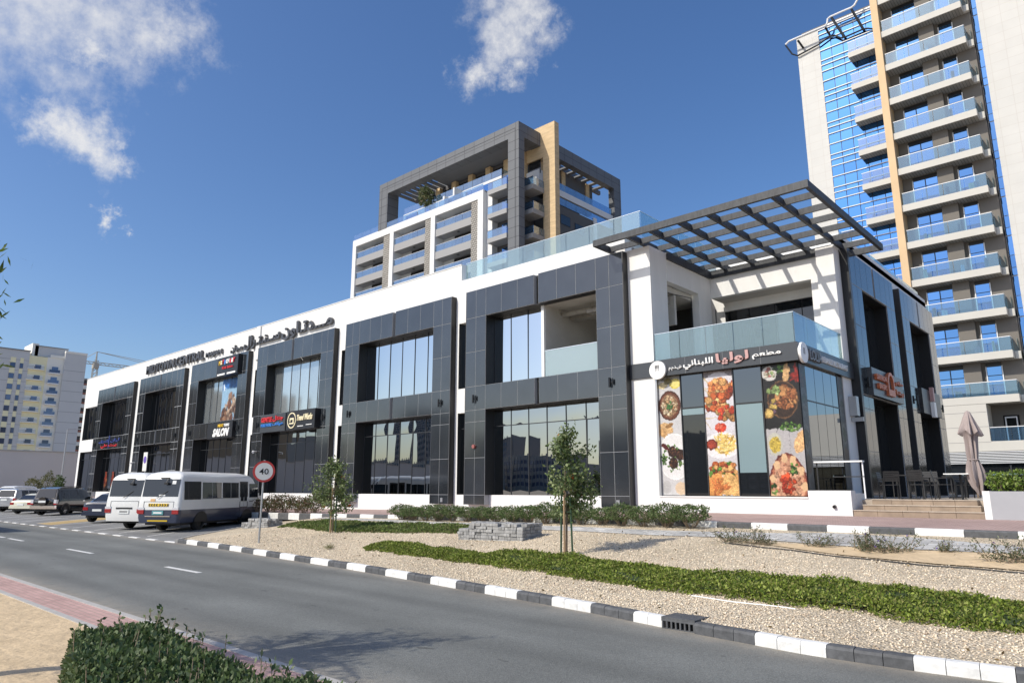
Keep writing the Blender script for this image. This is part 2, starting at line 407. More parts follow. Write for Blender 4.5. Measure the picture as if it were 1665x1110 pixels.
# ------------------------------------------------------------------ terrain
KX = [-200, -27, -24.9, -22, -20.25, -17.7, -15.2, -12.5, -10.6, -8.86, -7.07, -5.04, -3.43, -2.26, -1.39, 8, 60]
KY = [11.45, 11.32, 11.27, 11.1, 10.95, 10.74, 10.59, 10.28, 10.03, 9.84, 9.60, 9.22, 9.0, 9.03, 9.13, 10.1, 16]
def yk(x): return np.interp(x, KX, KY)
def zb(x): return float(np.clip(1.17 + .0133 * (x + 11), .25, 1.17))     # foot of the facade
def gz(x, y):
    """height of the planted bed between the road kerb and the building pavement"""
    k = yk(x); t = min(1, max(0, (y - k - .15) / (18.2 - k)))
    und = .012 * math.sin(x * 1.3 + y * .7) + .010 * math.sin(x * .6 - y * 1.9)
    z = .125 + (zb(x) - .24 - .125) * t + und * min(1, t * 6) * min(1, (1 - t) * 6)
    if x < -22:
        s_ = min(1, max(0, (x - bx(y)) / 5)); z = (gp(y) + .08) * (1 - s_) + z * s_
    return z
def gp(y): return .02 + .03 * max(0, y - 11.2)                            # car park
def grid_sheet(x0, x1, nx, yf0, yf1, ny, zf, dz=0.0):
    mb = MB()
    for i in range(nx + 1):
        x = x0 + (x1 - x0) * i / nx; a = yf0(x); b = yf1(x)
        for j in range(ny + 1):
            y = a + (b - a) * j / ny; mb.v.append((x, y, zf(x, y) + dz))
    for i in range(nx):
        for j in range(ny):
            n = i * (ny + 1) + j; mb.f.append((n, n + ny + 1, n + ny + 2, n + 1))
    return mb

def asphalt(name, col, dust=False):
    m = bpy.data.materials.new(name); m.use_nodes = True; MATS[name] = m
    nt = m.node_tree; N = nt.nodes.new; L = nt.links.new; b = nt.nodes['Principled BSDF']
    b.inputs['Roughness'].default_value = .78; b.inputs['Specular IOR Level'].default_value = .35
    g = N('ShaderNodeNewGeometry')
    mp = N('ShaderNodeMapping'); mp.inputs['Scale'].default_value = (.18, 1.0, 1); L(g.outputs['Position'], mp.inputs[0])
    n1 = N('ShaderNodeTexNoise'); n1.inputs['Scale'].default_value = 1.1; n1.inputs['Detail'].default_value = 7; L(mp.outputs[0], n1.inputs['Vector'])
    n2 = N('ShaderNodeTexVoronoi'); n2.inputs['Scale'].default_value = 70; L(g.outputs['Position'], n2.inputs['Vector'])
    n3 = N('ShaderNodeTexNoise'); n3.inputs['Scale'].default_value = .35; n3.inputs['Detail'].default_value = 5; L(g.outputs['Position'], n3.inputs['Vector'])
    r1 = N('ShaderNodeMapRange'); L(n1.outputs['Fac'], r1.inputs[0]); r1.inputs[1].default_value = .3; r1.inputs[2].default_value = .7; r1.inputs[3].default_value = .86; r1.inputs[4].default_value = 1.14
    r2 = N('ShaderNodeMapRange'); L(n2.outputs['Color'], r2.inputs[0]); r2.inputs[3].default_value = .72; r2.inputs[4].default_value = 1.32
    r3 = N('ShaderNodeMapRange'); L(n3.outputs['Fac'], r3.inputs[0]); r3.inputs[1].default_value = .35; r3.inputs[2].default_value = .65; r3.inputs[3].default_value = .88; r3.inputs[4].default_value = 1.1
    a = N('ShaderNodeMath'); a.operation = 'MULTIPLY'; L(r1.outputs[0], a.inputs[0]); L(r2.outputs[0], a.inputs[1])
    a2 = N('ShaderNodeMath'); a2.operation = 'MULTIPLY'; L(a.outputs[0], a2.inputs[0]); L(r3.outputs[0], a2.inputs[1])
    sc = N('ShaderNodeVectorMath'); sc.operation = 'SCALE'; sc.inputs[0].default_value = col; L(a2.outputs[0], sc.inputs['Scale'])
    if dust:
        # blown sand along the edges, wheel polish in the tracks, a few oil drips
        vc = N('ShaderNodeVertexColor'); vc.layer_name = 'dust'; sp = N('ShaderNodeSeparateColor'); L(vc.outputs['Color'], sp.inputs[0])
        nd = N('ShaderNodeTexNoise'); nd.inputs['Scale'].default_value = 2.6; nd.inputs['Detail'].default_value = 8; nd.inputs['Roughness'].default_value = .7; L(g.outputs['Position'], nd.inputs['Vector'])
        rr = N('ShaderNodeMapRange'); L(nd.outputs['Fac'], rr.inputs[0]); rr.inputs[1].default_value = .3; rr.inputs[2].default_value = .7; rr.inputs[3].default_value = .15; rr.inputs[4].default_value = 1.0
        f = N('ShaderNodeMath'); f.operation = 'MULTIPLY'; L(sp.outputs[0], f.inputs[0]); L(rr.outputs[0], f.inputs[1])
        mx = N('ShaderNodeMixRGB'); L(f.outputs[0], mx.inputs[0]); L(sc.outputs[0], mx.inputs[1]); mx.inputs[2].default_value = (.40, .34, .26, 1)
        tk = N('ShaderNodeMath'); tk.operation = 'MULTIPLY_ADD'; L(sp.outputs[1], tk.inputs[0]); tk.inputs[1].default_value = -.16; tk.inputs[2].default_value = 1.0
        no = N('ShaderNodeTexNoise'); no.inputs['Scale'].default_value = 3.2; no.inputs['Detail'].default_value = 2; mo = N('ShaderNodeMapping'); mo.inputs['Scale'].default_value = (.55, 1, 1); L(g.outputs['Position'], mo.inputs[0]); L(mo.outputs[0], no.inputs['Vector'])
        ro = N('ShaderNodeMapRange'); ro.interpolation_type = 'SMOOTHSTEP'; L(no.outputs['Fac'], ro.inputs[0]); ro.inputs[1].default_value = .70; ro.inputs[2].default_value = .76; ro.inputs[3].default_value = 1.0; ro.inputs[4].default_value = .62
        tm = N('ShaderNodeMath'); tm.operation = 'MULTIPLY'; L(tk.outputs[0], tm.inputs[0]); L(ro.outputs[0], tm.inputs[1])
        sc = N('ShaderNodeVectorMath'); sc.operation = 'SCALE'; L(mx.outputs[0], sc.inputs[0]); L(tm.outputs[0], sc.inputs['Scale'])
    L(sc.outputs[0], b.inputs['Base Color'])
    bp = N('ShaderNodeBump'); bp.inputs['Distance'].default_value = .004; L(n2.outputs['Distance'], bp.inputs['Height']); L(bp.outputs[0], b.inputs['Normal'])
asphalt('asphalt', (.158, .164, .154), True); asphalt('asphalt_lot', (.205, .205, .20))

def gravel_mat():
    m = bpy.data.materials.new('gravel'); m.use_nodes = True; MATS['gravel'] = m
    nt = m.node_tree; N = nt.nodes.new; L = nt.links.new; b = nt.nodes['Principled BSDF']
    b.inputs['Roughness'].default_value = .9; b.inputs['Specular IOR Level'].default_value = .2
    g = N('ShaderNodeNewGeometry')
    v = N('ShaderNodeTexVoronoi'); v.inputs['Scale'].default_value = 30; L(g.outputs['Position'], v.inputs['Vector'])
    rp = N('ShaderNodeValToRGB'); L(v.outputs['Color'], rp.inputs[0])
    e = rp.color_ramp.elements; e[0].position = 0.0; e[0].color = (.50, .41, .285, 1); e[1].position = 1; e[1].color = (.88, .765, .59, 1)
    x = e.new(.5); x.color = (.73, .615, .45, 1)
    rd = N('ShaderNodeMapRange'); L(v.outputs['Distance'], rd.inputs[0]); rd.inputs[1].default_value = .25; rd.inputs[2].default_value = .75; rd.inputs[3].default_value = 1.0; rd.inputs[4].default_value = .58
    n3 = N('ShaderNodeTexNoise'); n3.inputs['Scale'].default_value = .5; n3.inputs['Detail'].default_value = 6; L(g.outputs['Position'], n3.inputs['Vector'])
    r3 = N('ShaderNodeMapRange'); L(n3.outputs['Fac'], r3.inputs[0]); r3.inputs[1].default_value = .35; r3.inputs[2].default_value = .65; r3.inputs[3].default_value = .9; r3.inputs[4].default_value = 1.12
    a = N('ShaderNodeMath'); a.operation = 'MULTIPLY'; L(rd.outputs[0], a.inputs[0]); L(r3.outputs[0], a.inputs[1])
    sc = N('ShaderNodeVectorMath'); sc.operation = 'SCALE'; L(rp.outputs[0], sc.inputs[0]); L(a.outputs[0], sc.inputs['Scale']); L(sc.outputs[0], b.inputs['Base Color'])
    bp = N('ShaderNodeBump'); bp.invert = True; bp.inputs['Distance'].default_value = .03; L(v.outputs['Distance'], bp.inputs['Height']); L(bp.outputs[0], b.inputs['Normal'])
gravel_mat()
mat('pebble', (.58, .49, .39), .9, objvar=0, attr='leaf', spec=.2)
mat('sand', (.58, .45, .29), .95, var=.14, vscale=2.2, bump=.03, bscale=9, spec=.1)
mat('ground_far', (.40, .33, .25), .95, var=.12, vscale=.05)
tile_mat('red_paver', (.42, .30, .27), (.25, .19, .17), .20, .10, 'XY', .008, .85, .10, .003, .5, .09)
tile_mat('red_paver_near', (.47, .30, .27), (.36, .27, .23), .20, .10, 'XY', .010, .85, .10, .004, .5, .10)
tile_mat('grey_paver', (.47, .465, .445), (.20, .19, .18), .40, .20, 'XY', .012, .85, .14, .004, .5, .22)
mat('grey_stone', (.36, .35, .335), .85, var=.15, vscale=4)
mat('kerb_white', (.70, .70, .68), .75, var=.14, vscale=9, bump=.003, bscale=30, objvar=.05)
mat('kerb_black', (.085, .088, .093), .7, var=.3, vscale=10, bump=.003, bscale=30, objvar=.12)
mat('kerb_concrete', (.40, .385, .36), .85, var=.12, vscale=4)
mat('line_white', (.62, .62, .60), .75, var=.18, vscale=12)
mat('line_amber', (.42, .30, .13), .8, var=.15, vscale=6)
mat('step_stone', (.44, .37, .295), .6, var=.15, vscale=3); mat('step_riser', (.285, .215, .155), .6, var=.2, vscale=3)
mat('planter_grey', (.36, .365, .385), .75, var=.05, vscale=1.5)

# one sheet to the horizon
struct('ground', MB().poly([(-3000, -3000, -.08), (3000, -3000, -.08), (3000, 3000, -.08), (-3000, 3000, -.08)]), 'ground_far')
road = struct('road', grid_sheet(-200, 60, 260, lambda x: 4.5, lambda x: yk(x) + .05, 36, lambda x, y: 0.0), 'asphalt')
me = road.data; P_ = np.empty(len(me.vertices) * 3); me.vertices.foreach_get('co', P_); P_ = P_.reshape(-1, 3)
d1 = P_[:, 1] - 4.5; d2 = yk(P_[:, 0]) - P_[:, 1]
C_ = np.ones((len(P_), 4)); C_[:, 0] = np.clip(.85 * np.exp(-np.maximum(d1, 0) / .28) + .8 * np.exp(-np.maximum(d2, 0) / .30), 0, 1)
C_[:, 1] = sum(np.exp(-((P_[:, 1] - c) / .28) ** 2) for c in (5.35, 6.9, 8.55, 10.0)); C_[:, 2] = 0
me.color_attributes.new('dust', 'FLOAT_COLOR', 'POINT').data.foreach_set('color', C_.ravel())
for x0, x1 in [(-69.5, -67.5), (-63.0, -61.0), (-56.4, -54.4), (-50.0, -48.0), (-43.6, -41.6), (-37.2, -35.1), (-34.4, -32.3), (-27.0, -24.6), (-19.07, -17.15)]:
    put('lane_dash', MB().box(x0, x1, 7.72, 7.84, -.002, .004), 'line_white', road)
# near verge: concrete edge, red pavers, pale edging, sand
struct('road_edge', MB().box(-200, 60, 4.38, 4.50, -.05, .03), 'kerb_concrete')
struct('near_pavement', MB().box(-200, 60, 3.80, 4.38, -.05, .022), 'red_paver_near')
struct('pavement_edging', MB().box(-200, 60, 3.70, 3.80, -.05, .04), 'kerb_concrete')
struct('sand_verge', grid_sheet(-60, 30, 180, lambda x: -8, lambda x: 3.70, 40, lambda x, y: .025 + .05 * min(1, (3.7 - y) / 1.5) + .02 * math.sin(x * 1.7 + y) * math.sin(y * 1.3) * min(1, (3.7 - y))), 'sand', smooth='all')
# car park
BORD = [(-27.0, 11.30), (-28.2, 12.4), (-30.0, 14.6), (-31.6, 16.6), (-33.0, 18.2)]        # edge of the planted bed against the car park
def bx(y): return float(np.interp(y, [b[1] for b in BORD], [b[0] for b in BORD]))
mb = MB()
NL = 14
for j in range(NL + 1):
    y = 11.30 + (18.2 - 11.30) * j / NL
    mb.v += [(-110, y, gp(y)), (bx(y), y, gp(y))]
for j in range(NL): mb.f.append((2 * j, 2 * j + 1, 2 * j + 3, 2 * j + 2))
lot = struct('car_park', mb, 'asphalt_lot')
HEAD = R(-36); hv = (math.sin(HEAD), math.cos(HEAD))
def lot_strip(name, xs, w, m, y0=11.75, y1=17.6, z=.004):
    mb = MB(); n = 6
    for j in range(n + 1):
        y = y0 + (y1 - y0) * j / n; x = xs + (y - 11.75) * hv[0] / hv[1]
        mb.v += [(x, y, gp(y) + z), (x + w, y, gp(y) + z)]
    for j in range(n): mb.f.append((2 * j, 2 * j + 1, 2 * j + 3, 2 * j + 2))
    return put(name, mb, m, lot)
for k in range(20):
    x = -31.0 - 3.15 * k
    if bx(15) < x: continue
    lot_strip('bay_line', x, .13, 'line_white')
lot_strip('amber_bay', -46.9, 2.7, 'line_amber', 11.8, 17.4, .0025)
# flush black and white edge between road and car park
k = 0; x = -27.05
while x > -84:
    put('flush_kerb', MB().box(x - .9, x - .006, 11.24, 11.52, -.03, .026), 'kerb_white' if k % 2 == 0 else 'asphalt_lot', lot); x -= .9; k += 1
# planted bed
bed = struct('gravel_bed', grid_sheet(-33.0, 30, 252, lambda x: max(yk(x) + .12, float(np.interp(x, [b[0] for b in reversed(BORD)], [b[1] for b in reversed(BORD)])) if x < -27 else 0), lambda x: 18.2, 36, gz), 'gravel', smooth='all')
# loose pebbles proud of the bed
def pebbles(n):
    X = RNG.uniform(-26.5, 3, n * 3); Y = RNG.uniform(9, 18, n * 3)
    keep = (Y > yk(X) + .2) & (RNG.uniform(0, 1, n * 3) < np.clip(1.35 - (Y - yk(X)) / 7, .12, 1)); X = X[keep][:n]; Y = Y[keep][:n]; k = len(X)
    Z = np.array([gz(a, b) for a, b in zip(X, Y)])
    r = RNG.uniform(.008, .021, k); C = np.stack([X, Y, Z + r * .35], 1)
    oct_ = np.array([(1, 0, 0), (0, 1, 0), (-1, 0, 0), (0, -1, 0), (0, 0, 1), (0, 0, -1)], float)
    a = RNG.uniform(0, 6.28, k); ca, sa = np.cos(a), np.sin(a)
    V = oct_[None] * (r[:, None, None] * RNG.uniform(.7, 1.3, (k, 6, 1)))
    V[:, :, 2] *= .75
    V = np.stack([V[..., 0] * ca[:, None] - V[..., 1] * sa[:, None], V[..., 0] * sa[:, None] + V[..., 1] * ca[:, None], V[..., 2]], -1) + C[:, None]
    F_ = np.array([(0, 1, 4), (1, 2, 4), (2, 3, 4), (3, 0, 4), (1, 0, 5), (2, 1, 5), (3, 2, 5), (0, 3, 5)])
    f = (F_[None] + (np.arange(k) * 6)[:, None, None]).reshape(-1, 3)
    me = bpy.data.meshes.new('loose_pebbles'); me.vertices.add(k * 6); me.vertices.foreach_set('co', V.reshape(-1)); me.loops.add(f.size); me.loops.foreach_set('vertex_index', f.ravel())
    me.polygons.add(len(f)); me.polygons.foreach_set('loop_start', np.arange(0, f.size, 3)); me.update(calc_edges=True)
    cols = np.array([(.78, .67, .51), (.68, .57, .43), (.88, .78, .62), (.50, .40, .30), (.80, .68, .52)])[RNG.integers(0, 5, k)] * RNG.uniform(.85, 1.12, (k, 1))
    at = me.color_attributes.new('leaf', 'FLOAT_COLOR', 'POINT'); at.data.foreach_set('color', np.repeat(np.concatenate([cols, np.ones((k, 1))], 1), 6, 0).ravel())
    o = put('loose_pebbles', me, 'pebble'); o['kind'] = 'stuff'; o['label'] = 'loose beige pebbles strewn over the gravel bed'; o['category'] = 'gravel'
pebbles(42000)
# grey paver path and bare sand strip lying on the bed
def ribbon(name, pn, pf, m, dz, n=80):
    xs = [p[0] for p in pn]; ys = [p[1] for p in pn]; xf = [p[0] for p in pf]; yf = [p[1] for p in pf]
    x0 = max(xs[0], xf[0]); x1 = min(xs[-1], xf[-1])
    return struct(name, grid_sheet(x0, x1, n, lambda x: float(np.interp(x, xs, ys)), lambda x: float(np.interp(x, xf, yf)), 6, gz, dz), m)
ribbon('path', [(-28.4, 17.75), (-22.3, 17.3), (-14.5, 16.75), (-11.3, 16.55), (-8.4, 16.5), (-5, 16.32), (-2, 16.25), (20, 16.2)], [(-28.4, 18.0), (-22.3, 17.85), (-15.2, 17.45), (-11.8, 17.35), (-8.9, 17.4), (-7.2, 17.6), (-6.1, 18.0), (-4.3, 17.75), (-3.3, 17.45), (-2.1, 17.1), (20, 17.0)], 'grey_paver', .014, 170)
ribbon('bare_sand', [(-7.4, 16.0), (-6.4, 15.75), (-5.1, 15.25), (-3.2, 14.7), (-1.9, 14.55), (6, 14.2)], [(-7.4, 16.1), (-6.4, 16.15), (-5.1, 16.2), (-3.2, 16.15), (-1.9, 16.2), (6, 16.15)], 'sand', .022, 80)
# manhole frame of darker pavers in the path
struct('path_inset', grid_sheet(-5.6, -4.1, 10, lambda x: 16.55, lambda x: 17.35, 6, gz, .022), 'grey_stone')
# striped kerb along the road: three stones to each painted length
kerb = thing('striped_kerb', 'black and white painted kerb along the road edge of the gravel bed', 'kerb', (-14, 10.4, 0))
def kerb_stone(x0, x1, m):
    y0, y1 = yk(x0), yk(x1); g_ = .004
    a = Vector((x0, y0, 0)); b = Vector((x1, y1, 0)); d = (b - a).normalized(); n = Vector((-d.y, d.x, 0))
    a = a + d * g_; b = b - d * g_; jz = random.uniform(-.004, .004); prof = [(0, -.05), (0.004, .105 + jz), (.02, .135 + jz), (.05, .145 + jz), (.15, .145 + jz), (.15, -.05)]
    mb = MB(); mb.loft([[p + n * q[0] + Vector((0, 0, q[1])) for q in prof] for p in (a, b)])
    return put('kerb_stone', mb, m, kerb)
cuts = [-4.06, -5.05]
xs = -5.60; col = 1            # going left from the gully: white first
first = True
while xs > -26.6:
    L_ = .57 if first else .91
    for q in range(3 if not first else 2):
        n_ = 2 if first else 3; kerb_stone(xs - L_ * (q + 1) / n_, xs - L_ * q / n_, 'kerb_white' if col else 'kerb_black')
    xs -= L_; col = 1 - col; first = False
xs = -5.05; col = 0
while xs < 14:
    for q in range(3): kerb_stone(xs + .305 * q, xs + .305 * (q + 1), 'kerb_white' if col else 'kerb_black')
    xs += .915; col = 1 - col
# road gully in the kerb line
gu = thing('road_gully', 'black cast iron kerb inlet with slots in the striped kerb', 'drain', (-5.32, 9.26, 0))
ym = yk(-5.32)
put('lid', MB().box(-5.59, -5.06, ym + .0, ym + .42, .135, .16), 'kerb_black', gu)
mb = MB().box(-5.59, -5.06, ym - .0, ym + .04, .105, .134).box(-5.59, -5.06, ym, ym + .04, -.02, .012)
put('frame', mb, 'kerb_black', gu)
for k in range(8): put('bar', MB().box(-5.585 + k * .0705, -5.56 + k * .0705, ym, ym + .035, .0125, .1045), 'kerb_black', gu)
put('back_plate', MB().box(-5.58, -5.07, ym + .3, ym + .31, -.1, .13), 'dark_reveal', gu)
# kerb stones rounding the bed against the car park
for (a, b) in zip(BORD[:-1], BORD[1:]):
    A = Vector((*a, 0)); Bv = Vector((*b, 0)); n_ = max(2, int((Bv - A).length / .5))
    for q in range(n_):
        p = A.lerp(Bv, q / n_); r_ = A.lerp(Bv, (q + .985) / n_); d = (r_ - p).normalized(); nn = Vector((d.y, -d.x, 0))
        za = gp(p.y); mb = MB().loft([[s_ + nn * w_ + Vector((0, 0, za + h_)) for w_, h_ in ((-.07, -.08), (-.07, .09), (-.05, .115), (.05, .115), (.05, -.08))] for s_ in (p, r_)])
        put('kerb_stone', mb, 'kerb_concrete', kerb)
# building pavement with its own striped kerb
def zp(x, y): return zb(x) - .10 * min(1, max(0, (21.9 - y) / 3.7))
struct('pavement', grid_sheet(-80, 40, 120, lambda x: 18.34, lambda x: 22.4, 6, zp), 'red_paver')
k2 = thing('pavement_kerb', 'black and white striped kerb edging the red pavement before the mall', 'kerb', (-14, 18.2, .8))
x = -36.0; k = 0
while x < 14:
    z = zb(x) - .10; w_ = .96
    put('kerb_stone', MB().loft([[(xx, 18.2 + a, z + h) for a, h in ((0, -.3), (0, -.03), (.02, 0), (.14, .005), (.14, -.3))] for xx in (x + .005, x + w_ - .005)]), 'kerb_white' if k % 2 else 'kerb_black', k2)
    x += w_; k += 1
# raised ground behind the kerb line, around the buildings
struct('terrace_ground', MB().poly([(-8, 22.4, 1.12), (60, 22.4, 1.12), (60, 70, 1.12), (-8, 70, 1.12)]), 'red_paver')
struct('left_pavement', grid_sheet(-110, -80, 20, lambda x: 18.2, lambda x: 60, 4, lambda x, y: .26), 'ground_far')
# ------------------------------------------------------------------ the mall
YF, YG, YW = 21.70, 22.28, 22.0         # stone frame face, glass, white wall face
XC = -8.0                               # side wall
mall = thing('mall_building', 'two storey white mall with black stone window frames and a corner terrace', 'building', (-42, 22, .8))
def hb(*a): return MB().box(*a)
FR = [(-71.95, -63.35), (-61.9, -53.3), (-52.0, -43.45), (-42.15, -33.5), (-32.31, -23.75), (-22.71, -14.15)]
PW = 1.255
ZB, Z1, Z2, Z3, Z4, ZT = 1.27, 1.68, 5.35, 6.41, 9.57, 10.86
wall = MB()
XL = -76.75
zlow = .2
# solid bands of the front wall
wall.box(XL, -14.2, YW, 22.5, zlow, Z1)
wall.box(XL, -14.2, YW, 22.5, Z2 - .03, Z3 + .03)
wall.box(XL, -14.2, YW, 22.5, Z4 - .03, 11.63)
wall.box(XL, -23.4, YW, 22.35, 11.63, 12.42)
edges = []                              # uprights: everything that is not window or slot
slots = []
prev = XL
for i, (a, b) in enumerate(FR):
    s0 = a - .80 if i else -76.2        # slot beside the frame
    edges.append((prev, s0)); slots.append((s0, a + .12)); edges.append((a + .12, a + PW - .02)); prev = b - PW + .02
edges.append((prev, -14.2))
for a, b in edges:
    wall.box(a, b, YW, 22.5, Z1, Z2 - .03); wall.box(a, b, YW, 22.5, Z3 + .03, Z4 - .03)
put('wall', wall, 'white_render', mall)
# rear, left, roof
rear = MB().box(XL, XL + .3, 22.5, 41.0, zlow, 12.3).box(XL + .3, -14.0, 40.7, 41.0, zlow, 11.6).box(XL + .3, -14.2, 22.5, 40.7, 11.25, 11.5).box(-14.0, -8.0, 27.5, 41, 11.25, 11.5)
put('roof', rear, 'white_render', mall)
# coping joints and small roof pilaster
put('coping', MB().box(XL, -23.4, 21.97, 22.38, 12.42, 12.46), 'white_render', mall)
put('rain_pipe', MB().box(-42.95, -42.5, 21.9, 22.0, 10.2, 12.44), 'white_render', mall)

tile_cache = {}
def tile(w, h, side=False):
    key = (round(w, 3), round(h, 3), side)
    if key not in tile_cache:
        t = .03; mb = MB(); c = .007
        if side: mb.loft([[(0, c, c), (0, w - c, c), (0, w - c, h - c), (0, c, h - c)], [(t - .004, c, c), (t - .004, w - c, c), (t - .004, w - c, h - c), (t - .004, c, h - c)], [(t, c * 2, c * 2), (t, w - c * 2, c * 2), (t, w - c * 2, h - c * 2), (t, c * 2, h - c * 2)]])
        else: mb.loft([[(c, 0, c), (w - c, 0, c), (w - c, 0, h - c), (c, 0, h - c)], [(c, -t + .004, c), (w - c, -t + .004, c), (w - c, -t + .004, h - c), (c, -t + .004, h - c)], [(c * 2, -t, c * 2), (w - c * 2, -t, c * 2), (w - c * 2, -t, h - c * 2), (c * 2, -t, h - c * 2)]])
        me = mb.mesh('panel'); bm = bmesh.new(); bm.from_mesh(me); bmesh.ops.recalc_face_normals(bm, faces=bm.faces); bm.to_mesh(me); bm.free()
        me.materials.append(MATS['granite']); tile_cache[key] = me
    return tile_cache[key]
rowz = [ZB, Z1, 3.26, 4.83, Z2, Z3, 7.99, Z4, ZT]
def frame_rects(a, b):
    """tile rectangles (x0,x1,z0,z1) of a frame spanning a..b"""
    out = []
    for p in (a, b - PW):
        for q in range(2):
            for z0, z1 in zip(rowz[:-1], rowz[1:]): out.append((p + q * PW / 2, p + (q + 1) * PW / 2, z0, z1))
    ia, ib = a + PW, b - PW; m = (ia + ib) / 2 - .05
    for z0, z1 in ((Z4, ZT), (Z2, Z3)):
        for s0, s1 in ((ia, m - .12), (m + .12, ib)):
            w = (s1 - s0) / 3
            for q in range(3): out.append((s0 + q * w, s0 + (q + 1) * w, z0, z1))
    return out
def frame_backing(a, b):
    ia, ib = a + PW, b - PW; m = (ia + ib) / 2 - .05
    mb = MB().box(a, ia, YF - .005, YW - .002, ZB, ZT).box(ib, b, YF - .005, YW - .002, ZB, ZT)
    for z0, z1 in ((Z4, ZT), (Z2, Z3)):
        mb.box(ia, m - .12, YF - .005, YW + .0, z0, z1).box(m + .12, ib, YF - .005, YW, z0, z1)
    return mb
for i, (a, b) in enumerate(FR):
    fr = put('stone_frame', frame_backing(a, b), 'joint', mall)
    fr['label'] = ['frame with a small blue and red sign at the far end', 'frame beside the far end frame', 'frame with the salon sign', 'frame with the phone shop sign', 'plain frame with mirrored windows', 'frame with an open balcony'][i]
    ia, ib = a + PW, b - PW; m = (ia + ib) / 2 - .05
    if i >= 2:
        for (x0, x1, z0, z1) in frame_rects(a, b): put('panel', tile(x1 - x0, z1 - z0), None, fr, (x0, YF + .018, z0))
    else:
        mb = MB()
        for (x0, x1, z0, z1) in frame_rects(a, b): mb.box(x0 + .02, x1 - .02, YF - .012, YF + .018, z0 + .02, z1 - .02)
        o = put('panel_cladding', mb, 'granite', fr); o['kind'] = 'stuff'
    # dark returns at the outside, in the slot between the halves and round the openings
    rv = MB().box(b - .001, b + .04, YF + .0, YW - .003, ZB, ZT)
    rv.box(a - .04, a + .001, YF, YW - .003, ZB, ZT)
    for z0, z1 in ((Z4, ZT), (Z2, Z3)): rv.box(m - .12, m + .12, YW - .12, YW - .004, z0, z1)
    for z0, z1 in ((Z1, Z2), (Z3, Z4)):
        rv.box(ia - .02, ia + .02, YF + .02, YG + .02, z0, z1).box(ib - .02, ib + .02, YF + .02, YG + .02, z0, z1)
        rv.box(ia + .02, ib - .02, YF + .06, YG + .02, z1 - .035, z1 - .002)
    rv.box(ia + .02, ib - .02, YF + .1, YG + .02, Z3 - .01, Z3 + .03)
    put('reveal', rv, 'dark_reveal', mall)
    # wall lamps on the pilasters, at the height of the middle band
    for xx in (a + PW / 2, b - PW / 2):
        put('wall_lamp', MB().tube([(xx - .05, YF - .09, 5.66), (xx - .05, YF - .09, 6.02)], .045, 8).tube([(xx + .09, YF - .07, 5.74), (xx + .09, YF - .07, 5.96)], .03, 8).box(xx - .06, xx + .1, YF - .07, YF - .02, 5.81, 5.87), 'black_metal', mall)

def window(x0, x1, z0, z1, n, trans=None, m='mirror_glass', tilt=.006, Y=YG):
    w = put('window', MB().box(x0, x1, Y + .035, Y + .06, z0, z1), 'dark_reveal', mall)
    bars = MB(); st = (x1 - x0) / n
    rows = [z0] + ([trans] if trans else []) + [z1]
    for k in range(n):
        for r0, r1 in zip(rows[:-1], rows[1:]):
            ww, hh = st - .03, (r1 - r0) - .03
            a_, b_ = random.gauss(0, tilt) * ww, random.gauss(0, tilt * .6) * hh
            # a pane is a shallow pillow: real sheets bow a little between their edges
            nx_, nz_ = 4, 4; mb = MB(); bow = random.uniform(.002, .006)
            for i_ in range(nx_ + 1):
                for j_ in range(nz_ + 1):
                    u, v = i_ / nx_, j_ / nz_
                    mb.v.append((x0 + k * st + .015 + u * ww, Y + a_ * (u - .5) + b_ * (v - .5) - bow * (1 - (2 * u - 1) ** 2) * (1 - (2 * v - 1) ** 2), r0 + .015 + v * hh))
            for i_ in range(nx_):
                for j_ in range(nz_):
                    q = i_ * (nz_ + 1) + j_; mb.f.append((q, q + nz_ + 1, q + nz_ + 2, q + 1))
            me = mb.mesh('pane'); put('pane', me, m if not callable(m) else m(k, r0), w, smooth='all')
    for k in range(n + 1):
        xx = x0 + k * st; bars.box(xx - .017, xx + .017, Y - .02, Y + .034, z0, z1)
    if trans: bars.box(x0, x1, Y - .016, Y + .03, trans - .018, trans + .018)
    put('mullion', bars, 'mullion', w)
    return w
for i, (a, b) in enumerate(FR):
    ia, ib = a + PW + .02, b - PW - .02
    if i == 5: window(ia, (ia + ib) / 2 - .02, Z3 + .03, Z4 - .035, 3)
    else: window(ia, ib, Z3 + .03, Z4 - .035, 6, None, {3: 'film_glass', 2: 'film_glass', 0: 'mirror_glass_dark', 1: 'mirror_glass_dark'}.get(i, 'mirror_glass'))
    window(ia, ib, Z1, Z2 - .035, 6, 4.62, 'mirror_glass_dark')
for i, (a, b) in enumerate(slots):
    n = 2 if i == 0 else 1
    window(a, b, Z3 + .03, Z4 - .03, n, None, 'mirror_glass', Y=22.2); window(a, b, Z1, Z2 - .03, n, 4.62, 'mirror_glass_dark', Y=22.2)
    put('reveal', MB().box(a - .003, a + .025, YW - .003, 22.2, Z3 + .03, Z4 - .03).box(a - .003, a + .025, YW - .003, 22.2, Z1, Z2 - .03), 'dark_reveal', mall)

